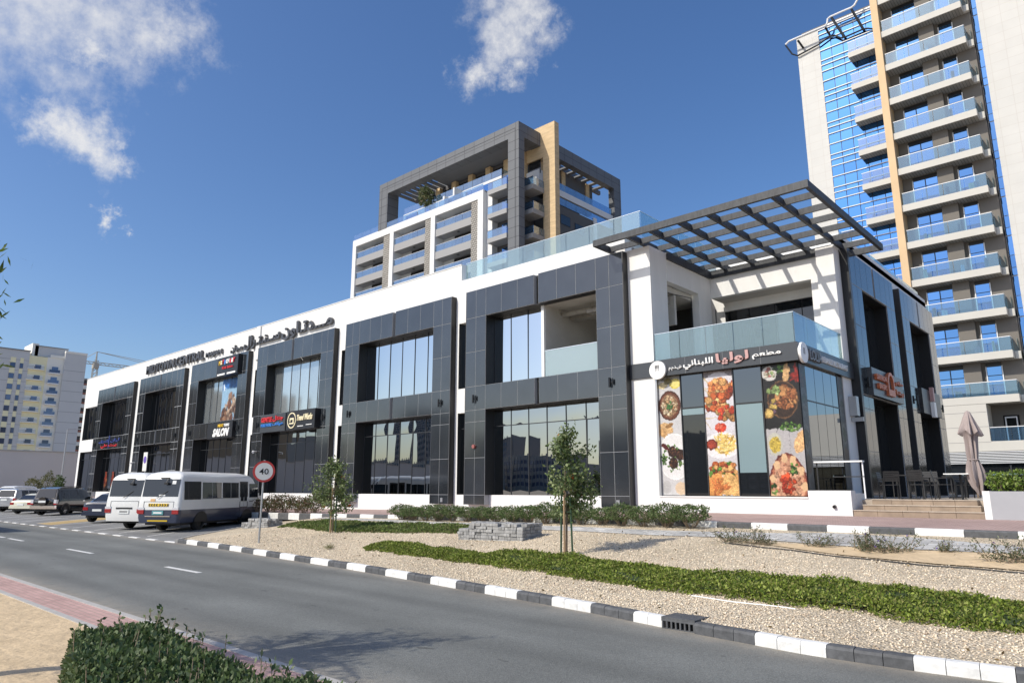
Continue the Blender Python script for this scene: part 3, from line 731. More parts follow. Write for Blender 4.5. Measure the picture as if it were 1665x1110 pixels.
# the open balcony in the last frame
x0, x1 = -18.30, -15.46
put('partition', MB().box(x0 - .16, x0, 22.1, 27.0, Z3, Z4), 'plaster_grey', mall)
put('balcony_floor', MB().box(x0, -13.4, 22.1, 27.0, Z3 - .25, Z3 - .02), 'concrete', mall)
put('balcony_ceiling', MB().box(x0, -13.4, 22.1, 27.0, Z4 - .04, Z4 + .2), 'plaster_grey', mall)
put('back_wall', MB().box(x0, -13.4, 27.0, 27.15, Z3, Z4), 'plaster_grey', mall)
bd = put('ceiling_duct', MB().tube([(-18.2, 23.2, 9.30), (-13.6, 23.2, 9.30)], .11, 10).box(-18.2, -13.6, 23.7, 24.2, 9.15, 9.45).tube([(-16.6, 23.0, 9.5), (-16.6, 23.0, 9.05), (-16.4, 22.9, 8.98)], .015, 6)
         .tube([(-17.9, 22.6, 9.5), (-18.0, 22.6, 9.2), (-17.8, 22.6, 9.0)], .012, 6).box(-16.75, -16.25, 22.9, 23.3, 9.08, 9.22), 'duct', mall)
put('balcony_glass', MB().box(x0 + .02, x1 - .02, 22.02, 22.035, Z3 - .02, 7.55), 'rail_glass_pale', mall)
put('balcony_post', MB().box(x0 - .17, x0 - .02, 22.0, 22.1, Z3, Z4 - .04), 'white_render', mall)
put('balcony_cap', MB().box(x0, x1, 22.01, 22.045, 7.55, 7.575), 'rail_cap', mall)

# roof terrace glass over the last frame
gx = np.linspace(-23.3, -13.6, 9)
for a, b in zip(gx[:-1], gx[1:]):
    put('roof_glass', MB().box(a + .012, b - .012, 22.2, 22.215, 11.63, 12.5), 'rail_glass', mall)
gy = np.linspace(22.25, 31, 7)
for a, b in zip(gy[:-1], gy[1:]):
    put('roof_glass', MB().box(-13.6, -13.585, a + .012, b - .012, 11.5, 12.5), 'rail_glass', mall)
put('roof_glass_cap', MB().box(-23.3, -13.58, 22.195, 22.22, 12.5, 12.515).box(-13.605, -13.58, 22.22, 31, 12.5, 12.515), 'rail_cap', mall)
for a, b in zip(np.linspace(28.6, 41, 9)[:-1], np.linspace(28.6, 41, 9)[1:]):
    put('roof_glass', MB().box(-8.3, -8.285, a + .012, b - .012, 11.6, 12.15), 'rail_glass_pale' if a > 36 else 'rail_glass', mall)

# --- corner: white column, terrace walls, restaurant box
col = MB().box(-14.2, -13.12, YW + .0, 23.2, zlow, 10.93)
put('column', col, 'white_render', mall)
tw = MB()
tw.box(-13.4, -13.1, 23.2, 26.8, 9.80, 10.93).box(-13.4, -13.1, 25.7, 26.8, 6.4, 9.80)      # left terrace wall round its opening
tw.box(-13.1, -8.65, 26.8, 27.1, 9.82, 10.93)                                               # header
tw.box(-13.1, -8.65, 27.95, 28.1, 9.45, 9.9)
tw.box(-8.65, XC, 26.65, 27.5, 6.4, 10.93)
tw.box(-8.95, -8.65, 26.8, 27.3, 6.4, 9.82)
tw.box(-14.0, -8.0, 28.1, 28.4, 9.0, 11.25)
put('terrace_wall', tw, 'white_render', mall)
put('terrace_soffit', MB().box(-13.1, -8.65, 27.1, 27.95, 9.82, 9.95), 'plaster_grey', mall)
put('terrace_floor', MB().box(-13.4, XC, 22.1, 28.1, 6.2, 6.45), 'concrete', mall)
tg = put('terrace_window', MB().box(-13.1, -8.6, 28.06, 28.1, 6.45, 9.45), 'dark_reveal', mall)
for k in range(4): put('pane', MB().box(-13.08 + k * 1.1, -12.02 + k * 1.1, 28.02, 28.05, 6.47, 9.43), 'dark_glass', tg)
put('back_room', MB().box(-19, -13.4, 26.7, 26.9, 6.4, 9.8).box(-16.4, -13.4, 25.05, 25.2, 6.4, 8.3), 'interior_dark', mall)
put('room_lining', MB().box(-16.4, -13.4, 24.2, 24.35, 8.3, 9.5), 'plaster_grey', mall)
put('hanging_cable', MB().tube([(-13.08, 23.2, 9.3), (-13.05, 24.95, 9.45), (-13.05, 24.97, 7.2), (-13.05, 24.9, 6.9)], .02, 6).tube([(-12.9, 26.76, 9.3), (-12.9, 26.76, 6.5)], .02, 6), 'black_metal', mall)
# terrace balustrade
for a, b in zip(np.linspace(-13.1, -8.03, 6)[:-1], np.linspace(-13.1, -8.03, 6)[1:]):
    put('terrace_glass', MB().box(a + .01, b - .01, 22.06, 22.075, 6.46, 7.48), 'rail_glass', mall)
for a, b in zip(np.linspace(22.08, 26.6, 5)[:-1], np.linspace(22.08, 26.6, 5)[1:]):
    put('terrace_glass', MB().box(-8.03, -8.015, a + .01, b - .01, 6.46, 7.48), 'rail_glass', mall)
put('terrace_glass_cap', MB().box(-13.1, -8.01, 22.055, 22.08, 7.48, 7.497).box(-8.035, -8.01, 22.08, 26.6, 7.48, 7.497), 'rail_cap', mall)
# pergola
PX = [-14.74, -13.33, -12.39, -11.23, -10.14, -9.02, -7.92, -6.81]; PY = [20.78, 21.72, 22.9, 24.02, 25.15, 26.3, 27.43, 28.53]
pg = put('pergola', MB().box(PX[0] - .06, PX[-1] + .06, PY[0] - .06, PY[0] + .06, 10.935, 11.18).box(PX[0] - .06, PX[-1] + .06, PY[-1] - .06, PY[-1] + .06, 10.935, 11.18)
         .box(PX[0] - .06, PX[0] + .06, PY[0] + .06, PY[-1] - .06, 10.937, 11.178).box(PX[-1] - .06, PX[-1] + .06, PY[0] + .06, PY[-1] - .06, 10.937, 11.178), 'pergola_steel', mall)
for x in PX[1:-1]: put('beam', MB().box(x - .05, x + .05, PY[0] + .06, PY[-1] - .06, 10.94, 11.17), 'pergola_steel', pg)
for y in PY[1:-1]:
    for a, b in zip(PX[:-1], PX[1:]): put('slat', MB().box(a + .06, b - .06, y - .035, y + .035, 10.945, 11.16), 'pergola_steel', pg)
put('ledger', MB().box(-13.1, -13.02, 23.2, 26.72, 10.66, 10.93).box(-13.02, -8.65, 26.72, 26.8, 10.66, 10.93), 'pergola_steel', pg)
put('column_cladding', MB().box(-14.24, -14.2, 21.99, 22.1, 1.3, 10.93), 'black_metal', mall); put('column_cladding', MB().box(XC, XC + .3, 27.3, 27.5, 1.62, 10.93), 'black_metal', mall)
# restaurant box
put('plinth', MB().box(-13.12, -6.77, YW, 22.45, zlow, 1.66).box(XC, -6.77, YW + .002, 22.4, 1.66, 1.89).box(-6.95, -6.77, 22.45, 23.35, zlow, 1.80).box(XC - .3, XC, 22.45, 27.3, zlow, 1.66), 'white_render', mall)
put('sill', MB().box(-13.12, -8.0, YW - .03, YW + .05, 1.66, 1.70), 'white_paint', mall)
put('box_edge', MB().box(-13.12, -13.04, YW - .01, 22.15, 1.70, 5.9), 'steel', mall)
put('box_core', MB().box(-13.0, -8.12, 22.25, 27.3, 1.7, 6.2), 'interior_dark', mall)
put('band', MB().box(-14.2, -13.12, YW - .06, YW - .002, 5.90, 6.46), 'sign_grey', mall)
mat('corner_glass', (.11, .122, .135), .012, metal=1.0)
mat('side_glass', (.25, .27, .29), .012, metal=1.0)
rw = put('restaurant_window', MB().box(-13.04, XC - .02, 22.16, 22.2, 1.7, 5.9).box(XC - .2, XC - .16, 22.2, 26.65, 1.7, 5.9), 'dark_reveal', mall)
PXS = [(-13.04, -12.17), (-12.13, -11.29), (-11.25, -10.21), (-10.17, -9.22), (-9.18, XC - .02)]
for k in (1, 3):
    a, b = PXS[k]
    put('pane', MB().box(a, b, 22.10, 22.115, 4.72, 5.88), 'corner_glass', rw)
    put('pane', MB().box(a, b, 22.10, 22.115, 1.72, 4.68), 'dark_glass', rw)
    put('mullion', MB().box(a - .03, a, 22.06, 22.13, 1.7, 5.9).box(b, b + .03, 22.06, 22.13, 1.7, 5.9).box(a, b, 22.07, 22.12, 4.68, 4.72), 'mullion', rw)
put('blind', MB().box(PXS[3][0] + .03, PXS[3][1] - .03, 22.085, 22.092, 2.45, 4.66), 'frost_glass', rw)
put('door_head', MB().box(PXS[1][0] + .02, PXS[1][1] - .02, 22.085, 22.092, 4.45, 4.66), 'frost_glass', rw)
SY = [22.10, 22.75, 23.55, 24.35, 25.15, 25.75]
for a, b in zip(SY[1:-1], SY[2:]):
    put('pane', MB().box(XC - .06, XC - .045, a + .015, b - .015, 4.72, 5.88), 'side_glass', rw); put('pane', MB().box(XC - .06, XC - .045, a + .015, b - .015, 1.9, 4.68), 'side_glass', rw)
put('mullion', MB().box(XC - .08, XC - .03, 22.75, 25.75, 4.68, 4.72).box(XC - .08, XC - .03, 25.75, 25.8, 1.7, 5.9), 'mullion', rw)
put('corner_pier', MB().box(XC - .3, XC - .01, 26.35, 27.3, 1.66, 5.9), 'white_render', mall)
put('box_soffit', MB().box(-13.04, XC - .01, 22.02, 26.7, 5.88, 6.2), 'black_metal', mall)

# --- side facade (faces +X)
XF = -7.72
sw = MB().box(XC - .3, XC, 27.5, 41.0, 10.9, 11.66).box(XC - .3, XC, 33.4, 34.5, zlow, 10.9).box(XC - .3, XC, 40.75, 41.0, zlow, 10.9).box(XC - .35, XC - .3, 27.5, 41, zlow, 10.9)
put('side_wall', sw, 'white_render', mall)
for j, (a, b) in enumerate(((27.5, 33.4), (34.55, 40.75))):
    pw = 1.25; ia, ib = a + pw, b - pw; m = (a + b) / 2
    mb = MB().box(XC, XF + .005, a, ia, 1.25, ZT).box(XC, XF + .005, ib, b, 1.25, ZT)
    for z0, z1 in ((Z4, ZT), (Z2, Z3)): mb.box(XC, XF + .005, ia, m - .1, z0, z1).box(XC, XF + .005, m + .1, ib, z0, z1)
    fr = put('stone_frame', mb, 'joint', mall); fr['label'] = ['side frame beside the corner terrace', 'side frame at the rear corner'][j]
    for p in (a, ib):
        for q in range(2):
            for z0, z1 in zip(rowz[:-1], rowz[1:]): put('panel', tile(pw / 2, z1 - z0, True), None, fr, (XF - .018, p + q * pw / 2, z0))
    for z0, z1 in ((Z4, ZT), (Z2, Z3)):
        for s0, s1 in ((ia, m - .1), (m + .1, ib)):
            for q in range(2): put('panel', tile((s1 - s0) / 2, z1 - z0, True), None, fr, (XF - .018, s0 + q * (s1 - s0) / 2, z0))
    rv = MB().box(XC + .001, XF, a - .04, a, 1.25, ZT).box(XC, XC + .12, m - .1, m + .1, Z4, ZT).box(XC, XC + .12, m - .1, m + .1, Z2, Z3)
    for z0, z1 in ((1.62, Z2), (Z3, Z4)):
        rv.box(XC - .3, XF - .03, ia - .02, ia + .02, z0, z1).box(XC - .3, XF - .03, ib - .02, ib + .02, z0, z1).box(XC - .3, XF - .05, ia + .02, ib - .02, z1 - .03, z1)
    put('reveal', rv, 'dark_reveal', mall)
    for z0, z1 in ((1.62, Z2 - .03), (Z3, Z4 - .03)):
        w = put('side_window', MB().box(XC - .3, XC - .25, ia, ib, z0, z1), 'dark_reveal', mall)
        n = 3; st = (ib - ia) / n
        for k in range(n): put('pane', MB().box(XC - .24, XC - .225, ia + k * st + .02, ia + (k + 1) * st - .02, z0 + .02, z1 - .02), 'dark_glass', w)
    for yy in (a + pw / 2, b - pw / 2):
        put('wall_lamp', MB().tube([(XF + .09, yy, 5.66), (XF + .09, yy, 6.02)], .045, 8).box(XF, XF + .09, yy - .03, yy + .03, 5.81, 5.87), 'black_metal', mall)
# flood lamp on the corner pier, cctv domes, alarm bell
mat('bell_red', (.30, .10, .09), .5)
put('flood_lamp', MB().box(XC + .0, XC + .25, 26.75, 27.05, 4.5, 5.2).box(XC, XC + .4, 26.86, 26.94, 4.3, 4.45), 'steel', mall)
put('alarm_bell', MB().disc((-22.09, YF - .1, 3.75), .085, 'Y', 14, .09), 'bell_red', mall)
for x, z in ((-41.4, 4.2), (-61.2, 4.0), (-61.4, 3.2)):
    put('cctv_camera', MB().tube([(x, YF - .02, z), (x + .1, YF - .25, z)], .035, 8).tube([(x + .02, YF - .25, z - .02), (x + .3, YF - .4, z - .08)], .07, 8), 'white_paint', mall)
for x in (-15.0 + .3, -24.5 + .3):
    put('socket_box', MB().box(x, x + .14, YF - .06, YF - .013, 1.36, 1.54), 'steel', mall)
# wall drain
put('drain_pipe', MB().tube([(-7.25, 21.92, 1.42), (-7.25, 22.05, 1.44)], .05, 10), 'black_metal', mall)
put('cable', MB().tube([(-36.9, YF - .02, 9.6), (-36.6, YF - .02, 9.35)], .02, 6), 'black_metal', mall)

# --- steps, platform and planter right of the corner
steps = thing('entrance_steps', 'three brown stone steps up to the cafe terrace', 'steps', (-5, 22.3, 1.17))
for k in range(3):
    xa, xb = -6.75 + .17 * k, -3.54 - .12 * k
    n = 5; st = (xb - xa) / n
    for q in range(n): put('step_stone', MB().box(xa + q * st + .004, xa + (q + 1) * st - .004, 22.0 + .33 * k, 22.0 + .33 * (k + 1) + .3, 1.10 + .15 * k, 1.17 + .15 * (k + 1)), 'step_riser', steps)
    for q in range(n): put('tread', MB().box(xa + q * st + .003, xa + (q + 1) * st - .003, 21.98 + .33 * k, 22.0 + .33 * (k + 1) - .001, 1.171 + .15 * (k + 1), 1.195 + .15 * (k + 1)), 'step_stone', steps)
struct('cafe_terrace', MB().box(XC, 14, 22.99, 62, 1.12, 1.62), 'step_stone')
pl = thing('planter', 'light grey masonry planter at the right of the steps', 'planter', (2, 22.3, 1.17))
put('front', MB().box(-3.38, 14, 22.0, 22.16, 1.1, 1.88), 'planter_grey', pl)
put('cheek', MB().box(-3.54, -3.38, 22.001, 23.0, 1.1, 1.885), 'white_render', pl)
put('soil', MB().box(-3.38, 14, 22.16, 22.98, 1.6, 1.8), 'dry_soil', pl)
# ------------------------------------------------------------------ printed posters
class Art:
    def __init__(s, w, h, n=110, bg=(.85, .84, .83)):
        s.n = n; s.H = int(n * h / w); s.im = np.ones((s.H, n, 3)) * np.array(bg)
        s.Y, s.X = np.meshgrid(np.arange(s.H) / n, np.arange(n) / n, indexing='ij'); s.r = np.random.default_rng(5)
        s.h = h / w
    def ell(s, cx, cy, rx, ry=None, col=(1, 0, 0), rot=0.0, a=1.0, inner=0.0):
        ry = ry or rx; c, q = math.cos(rot), math.sin(rot); dx, dy = s.X - cx, s.Y - cy
        d = ((dx * c + dy * q) / rx) ** 2 + ((-dx * q + dy * c) / ry) ** 2; m = (d < 1) & (d >= inner)
        s.im[m] = s.im[m] * (1 - a) + np.array(col) * a
        return s
    def rect(s, x0, x1, y0, y1, col, a=1.0):
        m = (s.X >= x0) & (s.X < x1) & (s.Y >= y0) & (s.Y < y1); s.im[m] = s.im[m] * (1 - a) + np.array(col) * a; return s
    def blobs(s, cx, cy, rx, ry, n, size, pal, asp=1.0):
        for _ in range(n):
            t = s.r.uniform(0, 6.28); q = math.sqrt(s.r.uniform()); c = np.array(pal[s.r.integers(len(pal))]) * s.r.uniform(.8, 1.12); z = size * s.r.uniform(.6, 1.3)
            x, y, ro = cx + rx * q * math.cos(t), cy + ry * q * math.sin(t), s.r.uniform(0, 3)
            s.ell(x, y, z, z * asp, c * .62, ro); s.ell(x - z * .12, y - z * .15, z * .82, z * .82 * asp, c, ro)
        return s
    def strokes(s, cx, cy, rx, ry, n, L, wd, pal):
        for _ in range(n):
            t = s.r.uniform(0, 6.28); q = math.sqrt(s.r.uniform()); c = np.array(pal[s.r.integers(len(pal))]) * s.r.uniform(.85, 1.1)
            s.ell(cx + rx * q * math.cos(t), cy + ry * q * math.sin(t), L, wd, c, s.r.uniform(0, 3.14))
        return s
    def done(s):
        # soften like a print photographed with shallow focus, add paper grain, mute the inks
        im = s.im; h_, w_ = im.shape[:2]
        # break up the clean outlines: warp by smooth noise, then let neighbouring cells bleed
        def smooth(k):
            n_ = s.r.normal(size=(h_ // k + 3, w_ // k + 3)); yy = np.arange(h_) / k; xx = np.arange(w_) / k; y0 = yy.astype(int); x0 = xx.astype(int); fy = (yy - y0)[:, None]; fx = (xx - x0)[None]
            return n_[y0][:, x0] * (1 - fy) * (1 - fx) + n_[y0 + 1][:, x0] * fy * (1 - fx) + n_[y0][:, x0 + 1] * (1 - fy) * fx + n_[y0 + 1][:, x0 + 1] * fy * fx
        ii, jj = np.meshgrid(np.arange(h_), np.arange(w_), indexing='ij')
        im = im[np.clip(ii + np.rint(smooth(5) * 1.6 + s.r.normal(0, .45, (h_, w_))).astype(int), 0, h_ - 1), np.clip(jj + np.rint(smooth(5) * 1.6 + s.r.normal(0, .45, (h_, w_))).astype(int), 0, w_ - 1)]
        lum = im.mean(-1, keepdims=True); im = im * (1 + (.13 * smooth(3) + .06 * smooth(12))[..., None] * np.where(lum > .68, .22, 1.0))
        for _ in range(1):
            p = np.pad(im, ((1, 1), (1, 1), (0, 0)), 'edge'); im = (p[1:-1, 1:-1] * 2 + p[:-2, 1:-1] + p[2:, 1:-1] + p[1:-1, :-2] + p[1:-1, 2:]) / 6
        g = im.mean(-1, keepdims=True); im = g + (im - g) * .82
        im = im * (1 + s.r.normal(0, .03, im.shape[:2] + (1,))) * .93; return np.clip(im, 0, 1)
GRN = [(.25, .42, .12), (.35, .55, .18), (.16, .3, .1), (.45, .6, .25)]
ORG = [(.80, .36, .15), (.72, .28, .12), (.88, .52, .25), (.62, .2, .1), (.90, .65, .35)]
def art_a(w, h):
    a = Art(w, h, bg=(.78, .77, .765)); a.rect(0, 1, 0, .18, (.55, .54, .5))
    a.ell(.2, .36, .24, .12, (.80, .72, .50)).ell(.78, .33, .26, .2, (.86, .76, .25)).ell(.78, .33, .2, .15, (.93, .86, .45)).ell(.45, .2, .18, .13, (.5, .45, .25))
    a.ell(.49, 1.2, .50, .60, (.30, .16, .10)).ell(.49, 1.2, .45, .54, (.45, .24, .15)).ell(.48, 1.2, .38, .46, (.55, .40, .28)).blobs(.48, 1.2, .34, .42, 75, .06, [(.80, .66, .48), (.70, .54, .36), (.55, .38, .22), (.87, .78, .62)]).blobs(.48, 1.22, .12, .2, 8, .07, [(.25, .48, .22)], .6)
    a.ell(.3, 2.1, .32, .2, (.85, .66, .42), .5).ell(.15, 2.3, .24, .15, (.80, .60, .36), .9).ell(.45, 2.0, .2, .08, (.6, .42, .22), -.4)
    a.ell(.62, 3.25, .74, .92, (.93, .92, .90)).ell(.62, 3.25, .70, .87, (.88, .87, .86)).blobs(.55, 3.3, .5, .55, 70, .07, GRN, .5)
    for x, y in ((.52, 3.05), (.86, 3.18), (.55, 3.5)): a.ell(x, y, .21, .22, (.20, .11, .08)).blobs(x, y, .17, .18, 30, .03, [(.36, .2, .13), (.25, .14, .1), (.5, .33, .2)])
    a.ell(.2, 2.85, .2, .09, (.35, .12, .1), .7).ell(.85, 4.5, .28, .25, (.86, .74, .60), .2).ell(.2, 4.45, .2, .25, (.72, .71, .70))
    return a.done()
def art_b(w, h):
    a = Art(w, h, bg=(.80, .78, .79)); a.rect(0, 1, 0, .22, (.55, .50, .50)); a.ell(.5, 1.1, .75, 1.05, (.84, .82, .84))
    for y in np.linspace(.4, 1.7, 9): a.strokes(.1, y, .1, .05, 1, .3, .015, [(.8, .7, .5)])
    a.blobs(.60, .60, .48, .30, 55, .11, ORG).blobs(.45, 1.05, .42, .30, 45, .11, ORG + [(.9, .75, .45)]).blobs(.72, 1.4, .34, .25, 26, .10, [(.85, .25, .12), (.75, .5, .25), (.45, .5, .2)]).ell(.5, 1.85, .2, .15, (.85, .22, .12)).ell(.45, 1.82, .12, .08, (.92, .4, .28))
    a.ell(.5, 2.42, .62, .42, (.90, .88, .88)).strokes(.58, 2.38, .36, .28, 90, .17, .022, [(.93, .78, .38), (.86, .66, .25), (.96, .86, .52)]).ell(.16, 2.38, .19, .17, (.45, .15, .1)).ell(.16, 2.38, .15, .13, (.65, .22, .14))
    a.ell(.5, 3.55, .52, .62, (.84, .58, .30)).blobs(.5, 3.25, .44, .3, 45, .10, ORG + GRN[:2]).blobs(.5, 3.6, .2, .2, 16, .07, [(.92, .92, .88), (.75, .82, .6)]).ell(.75, 3.75, .28, .5, (.88, .66, .36), -.3).ell(.2, 3.7, .26, .42, (.85, .55, .25), .4).strokes(.35, 3.75, .25, .2, 12, .2, .03, [(.85, .45, .2)])
    a.strokes(.6, 4.15, .35, .15, 60, .10, .03, [(.75, .76, .78), (.5, .5, .52), (.9, .9, .92), (.3, .3, .32)])
    return a.done()
def art_c(w, h):
    a = Art(w, h, bg=(.13, .12, .12)); a.ell(.2, .25, .21, .2, (.80, .78, .75)).blobs(.2, .25, .15, .14, 20, .04, [(.7, .4, .35), (.5, .6, .35), (.85, .8, .7)])
    a.blobs(.55, .15, .2, .13, 18, .06, GRN, .5).strokes(.92, .3, .06, .25, 10, .15, .03, [(.6, .12, .08)])
    a.ell(.66, .30, .09, .28, (.78, .60, .38), .15).ell(.52, 1.0, .42, .52, (.42, .28, .17)).ell(.52, 1.0, .38, .48, (.22, .15, .11)).blobs(.62, .95, .26, .3, 60, .07, [(.72, .42, .22), (.60, .32, .16), (.82, .55, .30)]).blobs(.3, .75, .15, .15, 14, .06, [(.55, .66, .35), (.7, .78, .5)]).blobs(.28, 1.15, .08, .2, 9, .06, [(.42, .30, .36), (.8, .66, .3)])
    a.ell(.12, 1.36, .13, .14, (.62, .45, .2)).ell(.12, 1.35, .10, .10, (.88, .72, .36)); a.rect(0, 1, 1.78, 4.6, (.70, .68, .68))
    for x in (.3, .62): a.rect(x, x + .015, 1.78, 4.6, (.5, .48, .48))
    a.blobs(.68, 1.75, .26, .12, 34, .05, GRN, .6).ell(.22, 2.2, .20, .32, (.74, .73, .66)).ell(.22, 2.22, .16, .22, (.78, .66, .22)).ell(.92, 2.15, .16, .32, (.86, .66, .42), .4)
    a.ell(.50, 3.35, .52, .90, (.42, .17, .14)).ell(.50, 3.33, .47, .83, (.66, .38, .26)).ell(.50, 3.33, .41, .74, (.80, .56, .42))
    for t in np.linspace(0, 6.28, 12): a.ell(.5 + .42 * math.cos(t), 3.33 + .76 * math.sin(t), .09, .12, (.88, .70, .50))
    a.blobs(.5, 3.3, .32, .6, 60, .06, [(.82, .55, .40), (.75, .46, .32), (.87, .63, .48)]).blobs(.5, 3.25, .17, .25, 26, .06, [(.85, .27, .12), (.72, .18, .1)]).blobs(.66, 2.85, .1, .14, 14, .04, GRN[1:]).blobs(.12, 3.4, .08, .14, 12, .04, GRN[1:]).blobs(.78, 3.85, .11, .14, 14, .04, GRN[1:])
    return a.done()
def art_side(w, h, flip):
    a = Art(w, h, n=50, bg=(.24, .23, .22)); a.rect(0, 1, 1.5, 9, (.30, .30, .31))
    a.blobs(.5, .7, .6, .6, 30, .16, [(.36, .22, .15), (.30, .2, .15), (.25, .26, .16)]).ell(.5, 2.0, .5, .75, (.34, .33, .33)).blobs(.5, 2.0, .35, .5, 40, .07, [(.22, .26, .16), (.30, .26, .22)])
    a.ell(.45, 3.9, .5, .7, (.38, .37, .36)).blobs(.45, 3.9, .35, .5, 40, .08, [(.20, .26, .16), (.28, .3, .2)]).ell(.5, 5.2, .4, .5, (.33, .25, .2))
    return a.done()
for k, art, nm in ((0, art_a, 'bowl of chickpeas and a falafel plate'), (2, art_b, 'grilled meat, chips and a wrap'), (4, art_c, 'kebab board and a large red bowl of dip')):
    a, b = PXS[k]
    po = put('food_poster', print_mesh(art(b - a, 4.16), (a, 22.085, 5.88), (b - a, 0, 0), (0, 0, -4.16)), 'print')
    tag(po, 'tall poster of ' + nm, 'poster', 'food posters on the restaurant window')
    po.data.materials[0] = MATS['print']
    md = po.modifiers.new('thickness', 'SOLIDIFY'); md.thickness = .006; md.offset = -1
for j, (y0, y1) in enumerate(((22.12, 22.73), (25.8, 26.33))):
    po = put('food_poster', print_mesh(art_side(y1 - y0, 4.0, j), (XC - .035, y0, 5.86), (0, y1 - y0, 0), (0, 0, -4.0 + .04)), 'print')
    tag(po, ['dark shaded food poster on the side window next to the street corner', 'dark shaded food poster on the side window beside the white pier'][j], 'poster', 'food posters on the restaurant window')
    md = po.modifiers.new('thickness', 'SOLIDIFY'); md.thickness = .006; md.offset = -1
# upper floor poster with a group of people on a beach, frame 3
def art_people(w, h):
    a = Art(w, h, n=60, bg=(.83, .84, .85)); a.rect(0, 1, 0, .5, (.16, .42, .75)); a.rect(0, 1, .3, 1.25, (.55, .72, .85)); a.ell(.1, .25, .05, .1, (.9, .95, 1))
    a.blobs(.6, .95, .45, .45, 40, .11, [(.62, .46, .36), (.78, .64, .52), (.45, .28, .2), (.85, .78, .7), (.36, .22, .17)]).blobs(.25, 1.2, .2, .3, 14, .1, [(.7, .5, .35), (.5, .32, .22)])
    a.rect(.2, .95, 1.66, 1.74, (.35, .35, .4), .7).rect(.35, .95, 1.95, 2.15, (.55, .2, .6)).ell(.12, 2.25, .1, .1, (.4, .6, .3)).rect(.4, .9, 2.03, 2.08, (.85, .8, .88))
    for x in np.linspace(.12, .88, 6): a.ell(x, 2.62 + .1 * ((x * 7) % 1), .05, .12, (.72, .45, .42)); a.ell(x, 2.85, .06, .1, (.5, .5, .55))
    return a.done()
pp = put('window_poster', print_mesh(art_people(2.3, 2.95), (-47.95, YG - .035, 9.42), (2.3, 0, 0), (0, 0, -2.93)), 'print')
tag(pp, 'tall printed poster of a group of people on an upper window beside the salon sign', 'poster')
pp.modifiers.new('thickness', 'SOLIDIFY').thickness = .006
# red shop posters at the far end
for x0, x1 in ((-69.6, -68.9), (-67.9, -67.2)):
    a = Art(x1 - x0, 1.7, n=24, bg=(.12, .1, .1)); a.blobs(.5, 1.0, .35, .9, 24, .2, [(.65, .2, .1), (.75, .4, .2), (.5, .12, .08)])
    q = put('window_poster', print_mesh(a.done(), (x0, YG - .035, 3.4), (x1 - x0, 0, 0), (0, 0, -1.7)), 'print'); q.modifiers.new('thickness', 'SOLIDIFY').thickness = .006
    tag(q, 'small red poster low on the window below the far end sign', 'poster', 'red posters at the far end')

# ------------------------------------------------------------------ signs
def lettering(parent, body, x, z, w, h, m, Y, name='lettering', depth=.05, bold=.012, italic=0.0):
    return put(name, text_mesh(body, w, h, depth, bold, 'front', italic), m, parent, (x, Y, z))
def lettering_side(parent, body, y, z, w, h, m, X, depth=.05, bold=.012):
    return put('lettering', text_mesh(body, w, h, depth, bold, 'side'), m, parent, (X, y, z))
# mall name on the parapet
s1 = thing('mall_sign', 'grey raised letters in Latin script on the white parapet', 'sign', (-57, 22, 10.9))
lettering(s1, 'MIDTOWN.CENTRAL', -61.3, 11.2, 10.7, .72, 'letter_dark', YW - .05, depth=.14, bold=.022)
lettering(s1, 'MAJAN', -50.25, 11.17, 2.5, .44, 'letter_dark', YW - .05, depth=.13, bold=.022)
s2 = thing('mall_sign', 'grey raised letters in Arabic script on the white parapet', 'sign', (-38, 22, 10.9))
lettering(s2, shape_ar('مـــدتـاون'), -39.6, 10.98, 5.6, 1.0, 'letter_dark', YW - .05, depth=.14, bold=.03)
lettering(s2, shape_ar('ســنـتـرال'), -44.5, 10.98, 4.65, .95, 'letter_dark', YW - .05, depth=.14, bold=.03)
lettering(s2, shape_ar('مجان'), -46.4, 11.03, 1.65, .55, 'letter_dark', YW - .05, depth=.13, bold=.022)
# restaurant fascia round the corner
f = thing('restaurant_sign', 'dark fascia sign with white and rose Arabic letters over the food posters', 'sign', (-10, 21.9, 5.9))
put('board', MB().box(-13.1, XC + .1, YW - .14, YW - .02, 5.88, 6.47), 'sign_grey', f)
put('side_board', MB().box(XC - .02, XC + .1, YW - .02, 27.3, 5.88, 6.47), 'sign_grey', f)
for x in (-11.8, -10.4, -9.1): put('board_joint', MB().box(x, x + .006, YW - .146, YW - .14, 5.88, 6.47), 'joint', f)
YS = YW - .15
lettering(f, shape_ar('مطعم'), -9.35, 6.06, .95, .24, 'letter_white', YS, bold=.02)
lettering(f, shape_ar('لوليا'), -10.62, 6.01, 1.15, .40, 'letter_rose', YS, bold=.03)
lettering(f, shape_ar('اللبناني'), -11.85, 6.0, 1.13, .33, 'letter_white', YS, bold=.02)
lettering(f, shape_ar('ش.ذ.م.م'), -12.42, 6.03, .5, .16, 'letter_white', YS, bold=.01)
d1 = put('logo_disc', MB().disc((-12.86, YW - .24, 6.1), .33, 'Y', 32, .09), 'letter_white', f)
for k in range(3): put('cutlery_mark', MB().box(-12.94 + k * .06, -12.92 + k * .06, YW - .246, YW - .24, 6.06, 6.26).box(-12.94 + k * .06 - .012, -12.92 + k * .06 + .012, YW - .246, YW - .24, 6.16, 6.28), 'letter_grey', d1)
d2 = put('logo_disc', MB().disc((XC + .1, 22.2, 6.15), .33, 'X', 32, .09), 'letter_white', f)
for k in range(3): put('cutlery_mark', MB().box(XC + .19, XC + .196, 22.12 + k * .06, 22.14 + k * .06, 6.1, 6.3), 'letter_grey', d2)
lettering_side(f, 'LOLIA', 22.75, 6.0, 1.05, .36, 'letter_grey', XC + .1, .08, .02)
